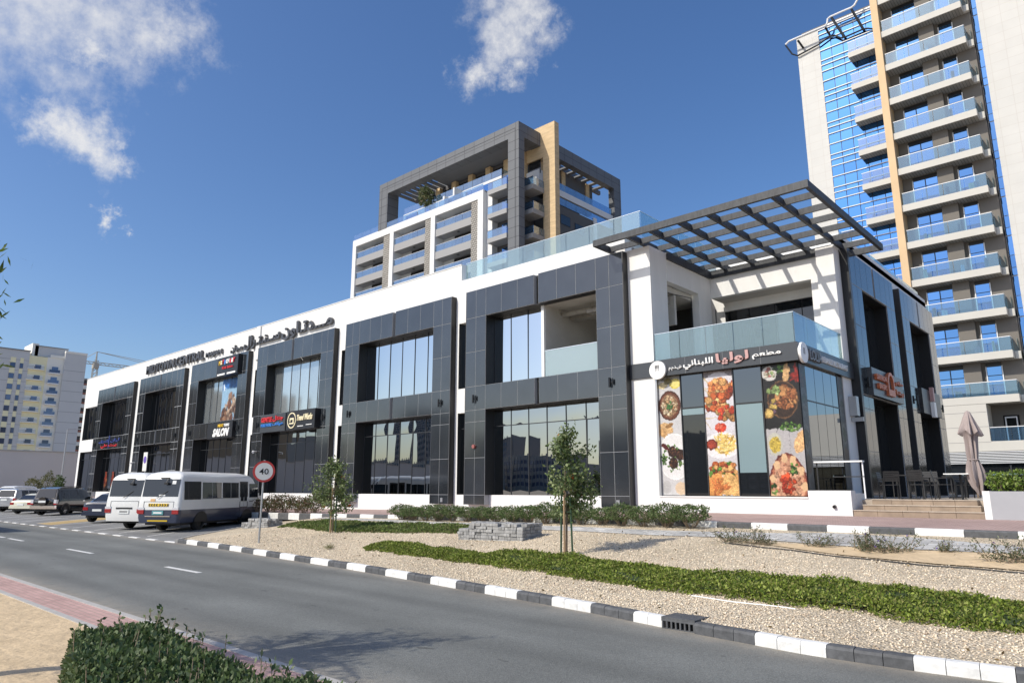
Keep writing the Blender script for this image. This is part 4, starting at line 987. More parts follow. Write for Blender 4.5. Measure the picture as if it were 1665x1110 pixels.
lettering_side(f, 'LEBANESE RESTAURANT', 23.95, 6.08, 2.6, .2, 'letter_white', XC + .1, .05, .005)
# salon signs
s = thing('salon_sign', 'black signboard lettered SALON in white below the people poster', 'sign', (-46, 21.6, 5.4))
put('board', MB().box(-48.0, -44.4, YF - .25, YF - .015, 5.24, 6.29), 'sign_black', s)
lettering(s, 'SALON', -47.1, 5.34, 2.35, .55, 'letter_white', YF - .25, bold=.05, italic=.3)
lettering(s, 'NEXT', -46.4, 5.97, .8, .19, 'letter_gold', YF - .25, bold=.04); lettering(s, 'TURNS', -45.55, 5.97, .75, .19, 'letter_white', YF - .25, bold=.04)
s = thing('kids_salon_sign', 'black signboard with small coloured letters above the people poster', 'sign', (-46, 21.5, 9.4))
put('board', MB().box(-47.15, -44.25, YF - .3, YF - .015, 9.48, 10.74), 'sign_black', s)
put('strip', MB().box(-47.1, -46.0, YF - .32, YF - .3, 9.50, 9.62).box(-45.7, -44.5, YF - .32, YF - .3, 9.50, 9.62), 'letter_white', s)
for k, (t, m) in enumerate((('M', 'letter_gold'), ('a', 'letter_cream'), ('g', 'letter_red'), ('i', 'letter_blue'), ('c', 'letter_white'), ('H', 'letter_white'), ('a', 'letter_red'), ('i', 'letter_white'), ('r', 'letter_red'))):
    lettering(s, t, -46.95 + k * .26, 10.22 + .02 * (k % 3), .23, .3, m, YF - .3, bold=.03)
lettering(s, 'Kids Salon', -46.4, 9.9, 1.5, .18, 'letter_red', YF - .3, bold=.02)
# phone shop and tailor
s = thing('phone_shop_sign', 'dark signboard with red and blue letters left of the tailor sign', 'sign', (-39, 21.6, 5.4))
put('board', MB().box(-40.9, -37.95, YF - .16, YF - .015, 5.3, 6.36), 'sign_grey', s)
lettering(s, 'GENTLE', -40.75, 5.92, 1.3, .30, 'letter_red', YF - .16, bold=.03); lettering(s, shape_ar('جنتل'), -39.35, 5.90, 1.2, .36, 'letter_red', YF - .16, bold=.03)
lettering(s, 'MOBILE PHONES', -40.75, 5.64, 1.3, .19, 'letter_blue', YF - .16, bold=.03); lettering(s, shape_ar('هواتف'), -39.35, 5.62, 1.2, .24, 'letter_blue', YF - .16, bold=.03)
s = thing('tailor_sign', 'black signboard with a cream sewing machine roundel and script letters', 'sign', (-36, 21.5, 5.4))
put('board', MB().box(-37.45, -34.45, YF - .36, YF - .015, 5.27, 6.36), 'sign_black', s)
ring = MB()
for i in range(32):
    t0, t1 = 2 * math.pi * i / 32, 2 * math.pi * (i + 1) / 32
    P = [(-36.85 + r_ * math.cos(t), 5.81 + r_ * math.sin(t)) for r_, t in ((.40, t0), (.40, t1), (.46, t1), (.46, t0))]
    ring.sweep(P, 1, YF - .39, YF - .36)
put('roundel', ring, 'letter_cream', s)
put('machine_mark', MB().box(-37.1, -36.6, YF - .39, YF - .36, 5.60, 5.67).box(-36.72, -36.62, YF - .39, YF - .36, 5.67, 5.95).box(-37.05, -36.72, YF - .39, YF - .36, 5.85, 5.95).box(-37.05, -36.98, YF - .39, YF - .36, 5.73, 5.85), 'letter_cream', s)
lettering(s, 'Trend', -36.25, 5.75, .75, .34, 'letter_cream', YF - .36, bold=.04, italic=.35); lettering(s, 'Works', -35.42, 5.75, .78, .36, 'letter_cream', YF - .36, bold=.04, italic=.35)
put('underline', MB().box(-36.2, -35.6, YF - .38, YF - .36, 5.42, 5.46).box(-35.3, -34.7, YF - .38, YF - .36, 5.46, 5.5), 'letter_white', s)
s = thing('far_shop_sign', 'small blue and red shop letters on the far end frame of the mall', 'sign', (-68, 21.6, 5.4))
lettering(s, shape_ar('ليان شرق'), -70.2, 5.85, 5.0, .34, 'letter_navy', YF - .02, bold=.03); lettering(s, shape_ar('بيت علي'), -69.6, 5.42, 3.9, .36, 'letter_red', YF - .02, bold=.03)
put('figure_mark', MB().box(-67.75, -67.6, YF - .06, YF - .013, 5.4, 6.5), 'letter_navy', s)
# side facade signs
s = thing('cafe_sign', 'polished grey signboard with orange letters and arch mark on the shaded side', 'sign', (-7.6, 30.3, 5.4))
put('board', MB().box(XF + .0, XF + .2, 28.2, 32.4, 5.36, 6.42), 'sign_grey', s)
lettering_side(s, 'SAFFRON', 28.45, 5.98, 1.3, .22, 'letter_orange', XF + .2, .1, .03); lettering_side(s, 'BAKERY', 28.7, 5.66, 1.0, .2, 'letter_orange', XF + .2, .1, .03)
arch = MB(); 
for i in range(10):
    t0, t1 = math.pi * i / 10, math.pi * (i + 1) / 10
    arch.sweep([(30.35 + r_ * math.cos(t), 6.0 + r_ * math.sin(t)) for r_, t in ((.32, t0), (.32, t1), (.45, t1), (.45, t0))], 0, XF + .2, XF + .3)
arch.box(XF + .2, XF + .3, 29.9, 30.03, 5.5, 6.0).box(XF + .2, XF + .3, 30.67, 30.8, 5.5, 6.0).box(XF + .2, XF + .3, 30.03, 30.67, 5.5, 5.75)
put('arch_mark', arch, 'letter_orange', s)
lettering_side(s, shape_ar('مطعم'), 31.0, 5.98, 1.1, .24, 'letter_orange', XF + .2, .1, .03); lettering_side(s, shape_ar('بيتنا'), 31.0, 5.6, 1.1, .26, 'letter_orange', XF + .2, .1, .03)
s = thing('small_shop_sign', 'dark signboard with a white and rose mark on the rear side frame', 'sign', (-7.6, 37.5, 5.4))
put('board', MB().box(XF, XF + .15, 35.9, 39.4, 5.3, 6.45), 'sign_black', s)
put('mark', MB().box(XF + .15, XF + .3, 37.3, 37.7, 5.2, 5.9), 'letter_white', s); put('mark', MB().box(XF + .15, XF + .3, 37.35, 37.6, 5.95, 6.6), 'letter_rose', s)
def on_y(px, py, Y):
    d = pix_dir(px, py); t = Y / d.y; return Vector((d.x * t, Y, CAM_H + d.z * t))
def on_x(px, py, X):
    d = pix_dir(px, py); t = X / d.x; return Vector((X, d.y * t, CAM_H + d.z * t))
# ------------------------------------------------------------------ tower on the right
tw = thing('apartment_tower', 'tall cream apartment tower with blue glass, balconies and an ochre fin', 'building', (-10, 72, 1.1))
put('core', MB().box(-20.8, -2.3, 66.2, 86, 1.1, 47).box(-13.1, -6.6, 64.25, 66.2, 8.2, 58).box(-13.1, -6.6, 64.9, 66.2, 1.1, 8.2), 'tower_taupe', tw)
put('white_panel', MB().box(-21.05, -18.96, 65.2, 66.2, 1.1, 46.1), 'tower_white', tw)
put('white_panel', MB().box(-6.12, -2.2, 64.6, 66.2, 1.1, 62), 'tower_white', tw)
put('fin', MB().box(-13.67, -13.10, 62.85, 65.2, 5, 62), 'tower_fin', tw)
SLAB = [41.14 - 3.293 * k for k in range(-2, 11)]
cw = put('curtain_wall', MB().box(-18.96, -13.67, 65.3, 66.2, 1.1, 46.1), 'dark_reveal', tw)
npx = 5; wpx = (18.96 - 13.67) / npx
for k, zs in enumerate(SLAB):
    if zs < 17 or zs > 46: continue
    base = zs + .25
    for r0, r1 in ((0, .66), (.66, 1.16), (1.16, 2.24), (2.24, 3.293)):
        z0, z1 = base + r0, min(base + r1, 46.05)
        if z1 <= z0: continue
        for q in range(npx):
            xa = -18.96 + q * wpx; t = random.gauss(0, .004); t2 = random.gauss(0, .004)
            put('pane', MB().poly([(xa + .03, 65.26 - t, z0 + .04), (xa + wpx - .03, 65.26 + t, z0 + .04), (xa + wpx - .03, 65.26 + t + t2, z1 - .04), (xa + .03, 65.26 - t + t2, z1 - .04)]), 'blue_glass', cw)
        put('glazing_bar', MB().box(-18.96, -13.67, 65.14, 65.28, z0 - .03, z0 + .03), 'white_metal', cw)
put('glazing_bar', MB().box(-21.1, -13.67, 65.1, 65.3, 46.0, 46.12), 'white_metal', cw)
def rail(parent, x0, x1, y, z, h, n, m='blue_rail_glass', yb=None, xr=None):
    st = (x1 - x0) / n
    for q in range(n): put('rail_glass', MB().box(x0 + q * st + .02, x0 + (q + 1) * st - .02, y, y + .02, z, z + h), m, parent)
    mb = MB().box(x0, x1, y - .015, y + .035, z + h, z + h + .05)
    if yb is not None and xr is not None:
        put('rail_glass', MB().box(xr - .02, xr, y + .04, yb, z, z + h), m, parent); mb.box(xr - .035, xr + .015, y + .035, yb, z + h, z + h + .05)
    put('handrail', mb, 'white_metal', parent)
for k, zs in enumerate(SLAB):
    if zs > 50: continue
    last = k == len(SLAB) - 1
    bal = put('balcony', MB().box(-13.10, -7.0, 63.0, 64.25, zs + .03, zs + .60), 'tower_cream', tw)
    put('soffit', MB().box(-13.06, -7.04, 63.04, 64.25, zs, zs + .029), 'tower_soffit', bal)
    rail(bal, -13.0, -7.03, 63.05, zs + .6, 1.02, 4, 'tower_rail_glass', 64.2, -7.03)
    put('side_balcony', MB().box(-6.98, -6.6, 63.9, 65.4, zs + .03, zs + .6), 'tower_cream', tw)
    put('side_glass', MB().box(-6.75, -6.735, 63.95, 65.0, zs + .6, zs + 1.6), 'rail_glass', tw)
    # windows behind the balcony
    for xa, xb, yy, n in ((-12.3, -10.45, 64.2, 2), (-8.95, -7.95, 64.2, 1)):
        w = put('window', MB().box(xa, xb, yy, yy + .05, zs + .6, zs + 3.2), 'dark_reveal', tw); st = (xb - xa) / n
        for q in range(n):
            for z0, z1 in ((.62, 2.2), (2.26, 2.9)):
                put('pane', MB().box(xa + q * st + .04, xa + (q + 1) * st - .04, yy - .015, yy, zs + z0, zs + z1), 'blue_glass_deep', w)
        put('window_head', MB().box(xa, xb, yy - .01, yy, zs + 2.94, zs + 3.2), 'black_metal', w)
        put('frame', MB().box(xa - .05, xa + .02, yy - .04, yy + .02, zs + .6, zs + 2.95).box(xb - .02, xb + .05, yy - .04, yy + .02, zs + .6, zs + 2.95), 'white_metal', w)
    put('pier', MB().box(-10.4, -9.25, 63.8, 64.25, zs + .6, zs + 3.29), 'tower_taupe', tw)
    if zs > 17 and zs < 44:
        b2 = put('balcony', MB().box(-16.25, -13.67, 64.15, 65.2, zs + .03, zs + .55), 'tower_cream', tw)
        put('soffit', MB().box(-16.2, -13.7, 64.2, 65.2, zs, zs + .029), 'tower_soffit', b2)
        rail(b2, -16.22, -13.7, 64.2, zs + .55, 1.02, 3, 'blue_rail_glass')
    # strip of blue panes beside the white panel
    for z0, z1 in ((.2, .8), (.85, 1.8), (1.85, 3.4)):
        put('strip_pane', MB().box(-6.56, -6.16, 65.30, 65.33, zs + z0, zs + z1), 'blue_glass_deep', tw)
put('strip_back', MB().box(-6.6, -6.12, 65.35, 66.2, 5, 58), 'white_metal', tw)
# belongings on a few balconies
rb = random.Random(3)
for kf, zs in enumerate(SLAB[3:]):
    for q in range(3):
        if rb.random() < .75:
            x = rb.uniform(-12.6, -7.6); c = rb.choice(['letter_white', 'letter_rose', 'frost_glass', 'sign_grey', 'letter_cream'])
            w = rb.uniform(.15, .4); h = rb.uniform(.3, .85)
            o = put('laundry', MB().loft([[(x + w * u, 63.35 + .05 * math.sin(u * 9 + v), zs + .62 + h * v) for u in np.linspace(0, 1, 5)] + [(x + w * u, 63.40 + .05 * math.sin(u * 9 + v), zs + .62 + h * v) for u in np.linspace(1, 0, 5)] for v in (0, .5, 1)]), c)
            tag(o, {'letter_white': 'white', 'letter_rose': 'rose', 'frost_glass': 'teal', 'sign_grey': 'dark grey', 'letter_cream': 'cream'}[c] + ' cloth behind balcony glass of the cream tower, ' + str(len(SLAB) - 3 - kf) + ' balconies up from its base', 'laundry', 'cloths on the tower balconies')
# base of the tower
put('base_wall', MB().box(-14, -9.13, 63.0, 64.9, 4.68, 8.215).box(-9.13, -6.4, 63.0, 64.9, 4.68, 5.4).box(-6.4, 8, 63.0, 64.9, 4.68, 8.215), 'tower_cream', tw)
for z in (5.35, 6.5, 7.6): put('groove', MB().box(-14, -9.13, 62.99, 63.0, z, z + .02), 'apt_line', tw)
put('loggia_window', MB().box(-8.4, -7.4, 64.84, 64.9, 5.4, 7.4), 'dark_glass', tw); put('loggia_frame', MB().box(-8.3, -8.22, 64.78, 64.84, 5.4, 7.3).box(-7.6, -7.52, 64.78, 64.84, 5.4, 7.3).box(-8.22, -7.6, 64.78, 64.84, 7.2, 7.3), 'white_metal', tw)
rail(tw, -9.1, -6.45, 63.05, 5.4, 1.0, 2)
for k in range(8): put('louvre', MB().box(-14, 8, 62.95, 63.05, 3.78 + k * .115, 3.83 + k * .115), 'white_metal', tw)
put('louvre_back', MB().box(-14, 8, 63.3, 63.4, 3.7, 4.7), 'dark_reveal', tw)
put('shopfront', MB().box(-14, 8, 63.25, 63.3, 1.1, 3.7), 'dark_glass', tw)
for k in range(9): put('shop_mullion', MB().box(-13 + k * 2.4, -12.9 + k * 2.4, 63.15, 63.24, 1.1, 3.7), 'mullion', tw)
put('awning', MB().box(-12.3, 4, 61.2, 63.0, 2.9, 3.0), 'frost_glass', tw)
# roof frames of steel tube
c1 = lambda x, y: (1270 + x * .18018, y * .18018)
def px_path(pts, Y): return [on_y(*c1(*p), Y) for p in pts]
put('roof_tube', MB().tube(px_path([(40, 405), (70, 375), (140, 345), (300, 275), (400, 235), (415, 215), (420, 175), (440, 155), (540, 110), (635, 70), (660, 50), (692, -5)], 64.3), .09, 8), 'white_metal', tw)
put('roof_tube', MB().tube(px_path([(40, 410), (100, 490), (150, 505), (345, 400), (440, 330), (480, 320), (540, 345), (580, 335), (740, 265), (780, 258), (825, 262)], 65.0), .08, 8), 'black_metal', tw)
for a, b in (((150, 365), (205, 440)), ((400, 250), (440, 320)), ((455, 160), (570, 335)), ((635, 85), (740, 265))):
    put('roof_strut', MB().tube([on_y(*c1(*a), 64.4), on_y(*c1(*b), 65.0)], .11, 6), 'black_metal', tw)

# ------------------------------------------------------------------ hotel tower behind the mall
ht = thing('hotel_tower', 'white and grey mid rise tower with a tall grey roof frame and stone wall', 'building', (-70, 72, .5))
Yh = 60.9
put('core', MB().box(-89.9, -57.0, 62.7, 84, .3, 40.4).box(-60.9, -56.5, 63.2, 66, .3, 42).box(-56.6, -54.8, 66.2, 84, .3, 39.2), 'hotel_brown', ht)
wf = MB().box(-90.1, -60.9, Yh, 62.7, 39.4, 40.5)
for a, b in ((-90.1, -89.2), (-80.6, -79.7), (-71.3, -70.4), (-61.9, -60.9)): wf.box(a, b, Yh, 62.7, .3, 39.4)
wf.box(-60.9, -59.9, 61.6, 63.2, .3, 40.4)
put('white_frame', wf, 'hotel_white', ht)
for a, b in ((-82.2, -80.6), (-72.6, -71.3), (-63.2, -61.9)): put('screen', MB().box(a, b, Yh + .1, 62.7, .3, 39.4), 'hotel_screen', ht)
for k in range(9):
    zs = 36.3 - 3.3 * k
    if zs < 12: break
    for a, b in ((-89.2, -82.2), (-79.7, -72.6), (-70.4, -63.2)):
        s_ = put('balcony', MB().box(a, b, Yh + .15, 62.7, zs, zs + 1.08), 'hotel_slab', ht)
        n = 4; st = (b - a) / n
        for q in range(n): put('rail_glass', MB().box(a + q * st + .02, a + (q + 1) * st - .02, Yh + .2, Yh + .22, zs + 1.08, zs + 2.0), 'blue_rail_glass', s_)
        put('handrail', MB().box(a, b, Yh + .18, Yh + .24, zs + 2.0, zs + 2.04), 'white_metal', s_)
        w = put('window', MB().box(a + 2.2, b - .6, 62.64, 62.7, zs + 1.08, zs + 3.15), 'dark_reveal', ht)
        for q in range(3): put('pane', MB().box(a + 2.25 + q * 1.4, a + 3.55 + q * 1.4, 62.61, 62.64, zs + 1.1, zs + 3.1), 'dark_glass', w)
        put('wall_piece', MB().box(a, a + 2.2, 62.62, 62.7, zs + 1.08, zs + 3.3), 'hotel_white', ht)
        put('ceiling_lamp', MB().box(b - 3.4, b - 3.1, 61.6, 61.9, zs - .05, zs), 'black_metal', ht)
# top floors set back
put('roof_terrace', MB().box(-90.1, -60.9, Yh + .3, 64, 40.3, 40.45), 'hotel_slab', ht)
n = 13; xs = np.linspace(-90, -60.9, n + 1)
for a, b in zip(xs[:-1], xs[1:]): put('terrace_glass', MB().box(a + .03, b - .03, Yh + .05, Yh + .07, 40.5, 41.35), 'blue_rail_glass', ht)
put('upper_wall', MB().box(-79.4, -59.0, 62.4, 66, 40.4, 42.4), 'hotel_white', ht)
for a, b in ((-78.8, -76.0), (-74.2, -73.2), (-69.4, -68.0), (-65.8, -60.6)):
    w = put('upper_window', MB().box(a, b, 62.34, 62.4, 40.5, 42.0), 'dark_reveal', ht); put('pane', MB().box(a + .06, b - .06, 62.3, 62.33, 40.55, 41.95), 'blue_glass_deep', w)
put('divider', MB().box(-66.9, -66.6, 61.0, 62.4, 40.4, 42.6).box(-69.6, -69.3, 61.6, 62.4, 40.4, 42.3), 'hotel_white', ht)
xs = np.linspace(-79.3, -59.0, 12)
for a, b in zip(xs[:-1], xs[1:]): put('upper_glass', MB().box(a + .03, b - .03, 62.45, 62.47, 42.4, 43.4), 'blue_rail_glass', ht)
put('upper_glass', MB().box(-59.02, -59.0, 62.5, 65.9, 42.4, 43.4), 'blue_rail_glass', ht)
put('penthouse', MB().box(-79.0, -57, 65.5, 80, 42.4, 46.1), 'hotel_room', ht)
for x in (-78.5, -75, -71.5, -68, -64.5, -61, -58):
    put('stone_pier', MB().box(x, x + .9, 64.9, 65.5, 42.4, 46.1), 'hotel_stone', ht)
    put('penthouse_window', MB().box(x + 1.2, x + 3.2, 65.4, 65.48, 42.5, 45.6), 'dark_glass', ht)
# big grey frame: roof slab with slot openings, corner column, left leg
put('frame_leg', MB().box(-83.6, -81.5, Yh, 63.0, 40.45, 48), 'hotel_grey', ht)
put('frame_beam', MB().box(-81.5, -54.6, Yh, 62.4, 46.1, 48), 'hotel_grey', ht)
put('frame_corner', MB().box(-56.45, -54.6, Yh, 62.0, .3, 46.1), 'hotel_grey', ht)
put('corner_return', MB().box(-54.6, -54.58, Yh + .01, 61.98, .3, 46.09), 'hotel_grey_side', ht)
put('frame_side', MB().box(-56.2, -54.6, 62.4, 65.2, 46.1, 48), 'hotel_grey_side', ht)
put('frame_side', MB().box(-55.6, -54.6, 66.1, 84, 45.8, 47.8), 'hotel_grey_side', ht)
put('frame_side_leg', MB().box(-55.6, -54.6, 82.2, 84, .3, 45.8), 'hotel_grey_side', ht)
put('frame_shadow_gap', MB().box(-83.0, -55.2, Yh - .012, Yh, 47.2, 47.26).box(-55.25, -55.19, Yh - .012, Yh, .3, 47.2).box(-83.0, -82.94, Yh - .012, Yh, 40.5, 47.2), 'black_metal', ht)
rs = MB().box(-73.0, -58.0, 62.4, 80, 46.2, 47.6).box(-58.0, -56.2, 62.4, 65.2, 46.2, 47.6)
rs.box(-81.5, -73.0, 65.6, 80, 46.2, 47.6)
for k in range(7): rs.box(-81.5 + k * 1.22, -80.9 + k * 1.22, 62.4, 65.6, 46.2, 46.45)
put('roof_slab', rs, 'hotel_grey_plain', ht)
for k in range(9): put('roof_slat', MB().box(-57.6, -55.6, 67.0 + k * 1.7, 67.6 + k * 1.7, 45.9, 46.1), 'hotel_grey_plain', ht)
put('roof_edge', MB().box(-58.0, -57.6, 66.1, 83, 45.9, 46.5), 'hotel_grey_plain', ht)
# corner balconies either side of the grey column
for k in range(6):
    zs = 39.3 - 3.3 * k
    for (xa, xb, ya, yb) in ((-59.9, -56.5, 60.7, 62.6), (-56.4, -54.0, 62.9, 65.15)):
        b_ = put('corner_balcony', MB().box(xa, xb, ya, yb, zs, zs + .62), 'hotel_slab', ht)
        put('rail_glass', MB().box(xa + .03, xb - .03, ya + .04, ya + .06, zs + .62, zs + 1.62), 'blue_rail_glass', b_)
        put('rail_glass', MB().box(xb - .05, xb - .03, ya + .08, yb, zs + .62, zs + 1.62), 'blue_rail_glass', b_)
        put('handrail', MB().box(xa, xb, ya + .02, ya + .08, zs + 1.62, zs + 1.66), 'black_metal', b_)
    put('recess_wall', MB().box(-59.9, -56.3, 62.62, 62.68, zs + .62, zs + 3.3), 'hotel_room', ht)
    put('recess_window', MB().box(-59.0, -57.2, 62.55, 62.61, zs + .7, zs + 2.9), 'blue_glass_deep', ht)
put('white_corner', MB().box(-57.2, -54.9, 65.22, 66.0, 40.4, 43.0), 'hotel_white', ht)
# stone wall
put('stone_wall', MB().box(-57.3, -52.2, 65.2, 66.1, 46.0, 48.9).box(-54.2, -52.2, 65.2, 66.1, .3, 46.0).box(-57.3, -54.2, 65.2, 66.1, 44.4, 46.0), 'hotel_stone', ht)
# right side behind the stone wall
put('side_band', MB().box(-55.4, -54.9, 66.1, 82.2, 40.62, 41.5), 'hotel_white', ht)
ys = np.linspace(66.2, 82, 8)
for a, b in zip(ys[:-1], ys[1:]):
    put('side_glass', MB().box(-54.95, -54.93, a + .03, b - .03, 41.5, 42.5), 'blue_rail_glass', ht); put('side_glass', MB().box(-54.8, -54.78, a + .03, b - .03, 39.3, 40.3), 'blue_rail_glass', ht)
put('side_penthouse', MB().box(-58, -57.2, 66.2, 80, 41.5, 45.9), 'hotel_room', ht)
for y in (67.5, 72.5, 78.2): put('stone_pier', MB().box(-57.2, -56.8, y, y + .8, 41.5, 45.9), 'hotel_stone', ht)
for y, z in ((69.4, 36.6), (72.6, 36.2)):
    w = put('side_window', MB().box(-54.8, -54.76, y, y + 2.2, z, z + 1.4), 'dark_reveal', ht); put('pane', MB().box(-54.755, -54.74, y + .1, y + 2.1, z + .1, z + 1.3), 'dark_glass', w)
put('side_pier', MB().box(-54.78, -54.6, 76.9, 77.6, 20, 39.6), 'hotel_white', ht)

# ------------------------------------------------------------------ apartment block far left
ap = thing('apartment_block', 'grey and yellow apartment block with stacked balconies behind the boundary wall', 'building', (-246, 55, .2))
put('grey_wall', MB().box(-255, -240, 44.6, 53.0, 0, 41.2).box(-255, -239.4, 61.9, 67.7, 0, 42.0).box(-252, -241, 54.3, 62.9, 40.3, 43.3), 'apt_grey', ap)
put('roof_edge', MB().box(-255, -239.8, 44.5, 53.1, 41.2, 41.5).box(-252.2, -240.8, 54.3, 63.0, 43.3, 43.5), 'apt_line', ap)
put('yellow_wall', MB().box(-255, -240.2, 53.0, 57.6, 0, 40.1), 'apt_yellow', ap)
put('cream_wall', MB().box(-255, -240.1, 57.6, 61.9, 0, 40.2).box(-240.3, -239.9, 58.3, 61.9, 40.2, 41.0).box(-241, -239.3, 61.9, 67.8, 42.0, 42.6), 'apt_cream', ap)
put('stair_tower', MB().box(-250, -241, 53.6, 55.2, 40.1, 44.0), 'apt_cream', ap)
for k in range(10):
    zt = 37.5 - 3.1 * k
    if zt < 4: break
    for a, b in ((48.5, 49.8), (50.85, 51.7)):
        w = put('window', MB().box(-239.98, -239.9, a, b, zt - 1.5, zt), 'apt_line', ap); put('pane', MB().box(-239.9, -239.86, a + .07, b - .07, zt - 1.43, zt - .07), 'apt_glass', w)
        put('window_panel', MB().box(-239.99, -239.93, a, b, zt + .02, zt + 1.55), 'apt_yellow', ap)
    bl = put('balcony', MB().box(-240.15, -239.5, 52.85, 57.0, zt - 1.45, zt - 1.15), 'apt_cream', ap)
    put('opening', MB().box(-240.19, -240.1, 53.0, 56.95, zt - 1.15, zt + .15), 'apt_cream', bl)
    put('door', MB().box(-240.1, -240.05, 54.7, 56.2, zt - 1.1, zt + .05), 'apt_glass', bl)
    put('railing', MB().box(-239.56, -239.52, 52.9, 56.95, zt - 1.15, zt - 1.08).box(-239.56, -239.52, 52.9, 56.95, zt - .55, zt - .48).box(-239.6, -239.5, 54.4, 54.6, zt - 1.15, zt - .48), 'apt_line', bl)
    b2 = put('balcony', MB().box(-240.08, -239.2, 58.2, 61.0, zt - 2.2, zt - 1.85), 'letter_white', ap)
    put('door', MB().box(-240.08, -240.0, 59.0, 60.6, zt - 1.85, zt + .0), 'apt_glass', b2)
    put('railing', MB().box(-239.25, -239.2, 58.2, 61.0, zt - 1.85, zt - 1.0), 'apt_glass', b2)
    put('joint_line', MB().box(-239.4, -239.38, 61.9, 67.7, zt - .8, zt - .72).box(-240, -239.98, 44.6, 53, zt + .9, zt + .98), 'apt_line', ap)
ap2 = thing('apartment_block', 'pale apartment block partly hidden at the left of the yellow one', 'building', (-246, 40, .2))
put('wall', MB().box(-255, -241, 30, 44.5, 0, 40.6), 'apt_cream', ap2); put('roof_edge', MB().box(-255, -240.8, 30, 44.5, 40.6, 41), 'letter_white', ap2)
for k in range(10):
    for y in (33, 36, 39, 42): put('window', MB().box(-241, -240.95, y, y + 1.3, 36 - 3.1 * k, 37.5 - 3.1 * k), 'apt_glass', ap2)
# unfinished block and crane
cb = thing('unfinished_block', 'unfinished concrete block with red brick infill beside the apartment block', 'building', (-262, 80, .2))
put('slab', MB().box(-275, -260, 72.6, 96, 37.3, 37.8), 'concrete', cb)
for k in range(12):
    z = 34.2 - 3.1 * k
    if z < 0: break
    put('slab', MB().box(-275, -259.6, 72.4, 96, z, z + 1.2), 'apt_cream', cb); put('brick_infill', MB().box(-275, -260.3, 72.8, 96, z + 1.2, z + 1.9), 'red_brick', cb)
    put('void', MB().box(-274, -260.6, 72.9, 96, z + 1.9, z + 3.1), 'hotel_room', cb)
    for y in (72.5, 75.5, 79): put('post', MB().box(-260.4, -259.9, y, y + .5, z + 1.2, z + 3.1), 'apt_cream', cb)
cr = thing('tower_crane', 'lattice tower crane above the white parapet at the far end', 'crane', (-392, 115, 0))
mbm = MB(); X0, Y0 = -391.6, 115
for sx_ in (-1, 1):
    for sy_ in (-1, 1): mbm.tube([(X0 + sx_, Y0 + sy_, 0), (X0 + sx_, Y0 + sy_, 64)], .16, 5)
for k in range(24):
    z = 20 + k * 1.9
    for sx_ in (-1, 1): mbm.tube([(X0 + sx_, Y0 - 1, z), (X0 + sx_, Y0 + 1, z + 1.9)], .10, 4)
    for sy_ in (-1, 1): mbm.tube([(X0 - 1, Y0 + sy_, z), (X0 + 1, Y0 + sy_, z + 1.9)], .10, 4)
put('mast', mbm, 'crane_paint', cr)
put('tower_head', MB().tube([(X0 - 1, Y0, 63.5), (X0, Y0, 70)], .25, 5).tube([(X0 + 1.2, Y0, 63.5), (X0, Y0, 70)], .25, 5).box(X0 - 1.6, X0 + 1.6, Y0 - 1.2, Y0 + 1.2, 61.5, 64), 'crane_paint', cr)
j0 = Vector((X0, Y0 - 11, 64.6)); j1 = Vector((X0, Y0 + 75, 64.6)); jb = MB()
jb.tube([j0, j1], .22, 5).tube([j0 + Vector((0, 0, -1.2)), j1 + Vector((0, 0, -1.2))], .22, 5)
for k in range(48): jb.tube([j0.lerp(j1, k / 48) + Vector((0, 0, -1.2 * (k % 2))), j0.lerp(j1, (k + 1) / 48) + Vector((0, 0, -1.2 * ((k + 1) % 2)))], .12, 4)
put('jib', jb, 'crane_paint', cr)
put('tie', MB().tube([(X0, Y0, 70), j0.lerp(j1, .05)], .13, 4).tube([(X0, Y0, 70), j0.lerp(j1, .62)], .13, 4).tube([(X0, Y0, 70), j0.lerp(j1, .95)], .13, 4), 'crane_paint', cr)
# boundary wall
bw = thing('boundary_wall', 'plain tall lilac grey wall behind the parked cars', 'wall', (-100, 10, .2))
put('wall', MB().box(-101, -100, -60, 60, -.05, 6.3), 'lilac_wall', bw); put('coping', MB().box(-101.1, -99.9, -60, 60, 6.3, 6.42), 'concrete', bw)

# ------------------------------------------------------------------ what the mirrored windows look at, across the road
rr = random.Random(12)
mat('skyline_a', (.40, .38, .35), .85); mat('skyline_b', (.30, .29, .29), .85); mat('skyline_c', (.47, .44, .39), .85)
SK = [(-330, -150, 46, 30, 26, 'a'), (-296, -214, 22, 22, 44, 'b'), (-262, -238, 26, 22, 30, 'b'), (-250, -170, 70, 30, 15, 'c'), (-205, -205, 44, 26, 16, 'a'), (-200, -262, 30, 24, 31, 'b'),
      (-176, -270, 26, 22, 28, 'c'), (-150, -285, 30, 22, 29, 'b'), (-395, -110, 50, 30, 24, 'c'), (-300, -290, 80, 30, 20, 'a'), (-60, -290, 60, 22, 24, 'a'), (35, -260, 60, 24, 30, 'c'), (-110, -260, 50, 30, 15, 'b')]
names = ['low beige', 'slender dark', 'tall dark', 'long pale', 'beige', 'narrow grey', 'ribbed pale', 'ribbed grey', 'pale corner', 'long low beige', 'squat beige', 'wide pale', 'long low grey']
SK.append((-165, -22, 60, 26, 21, 'd')); names.append('brown balconied'); mat('skyline_d', (.30, .24, .17), .85)
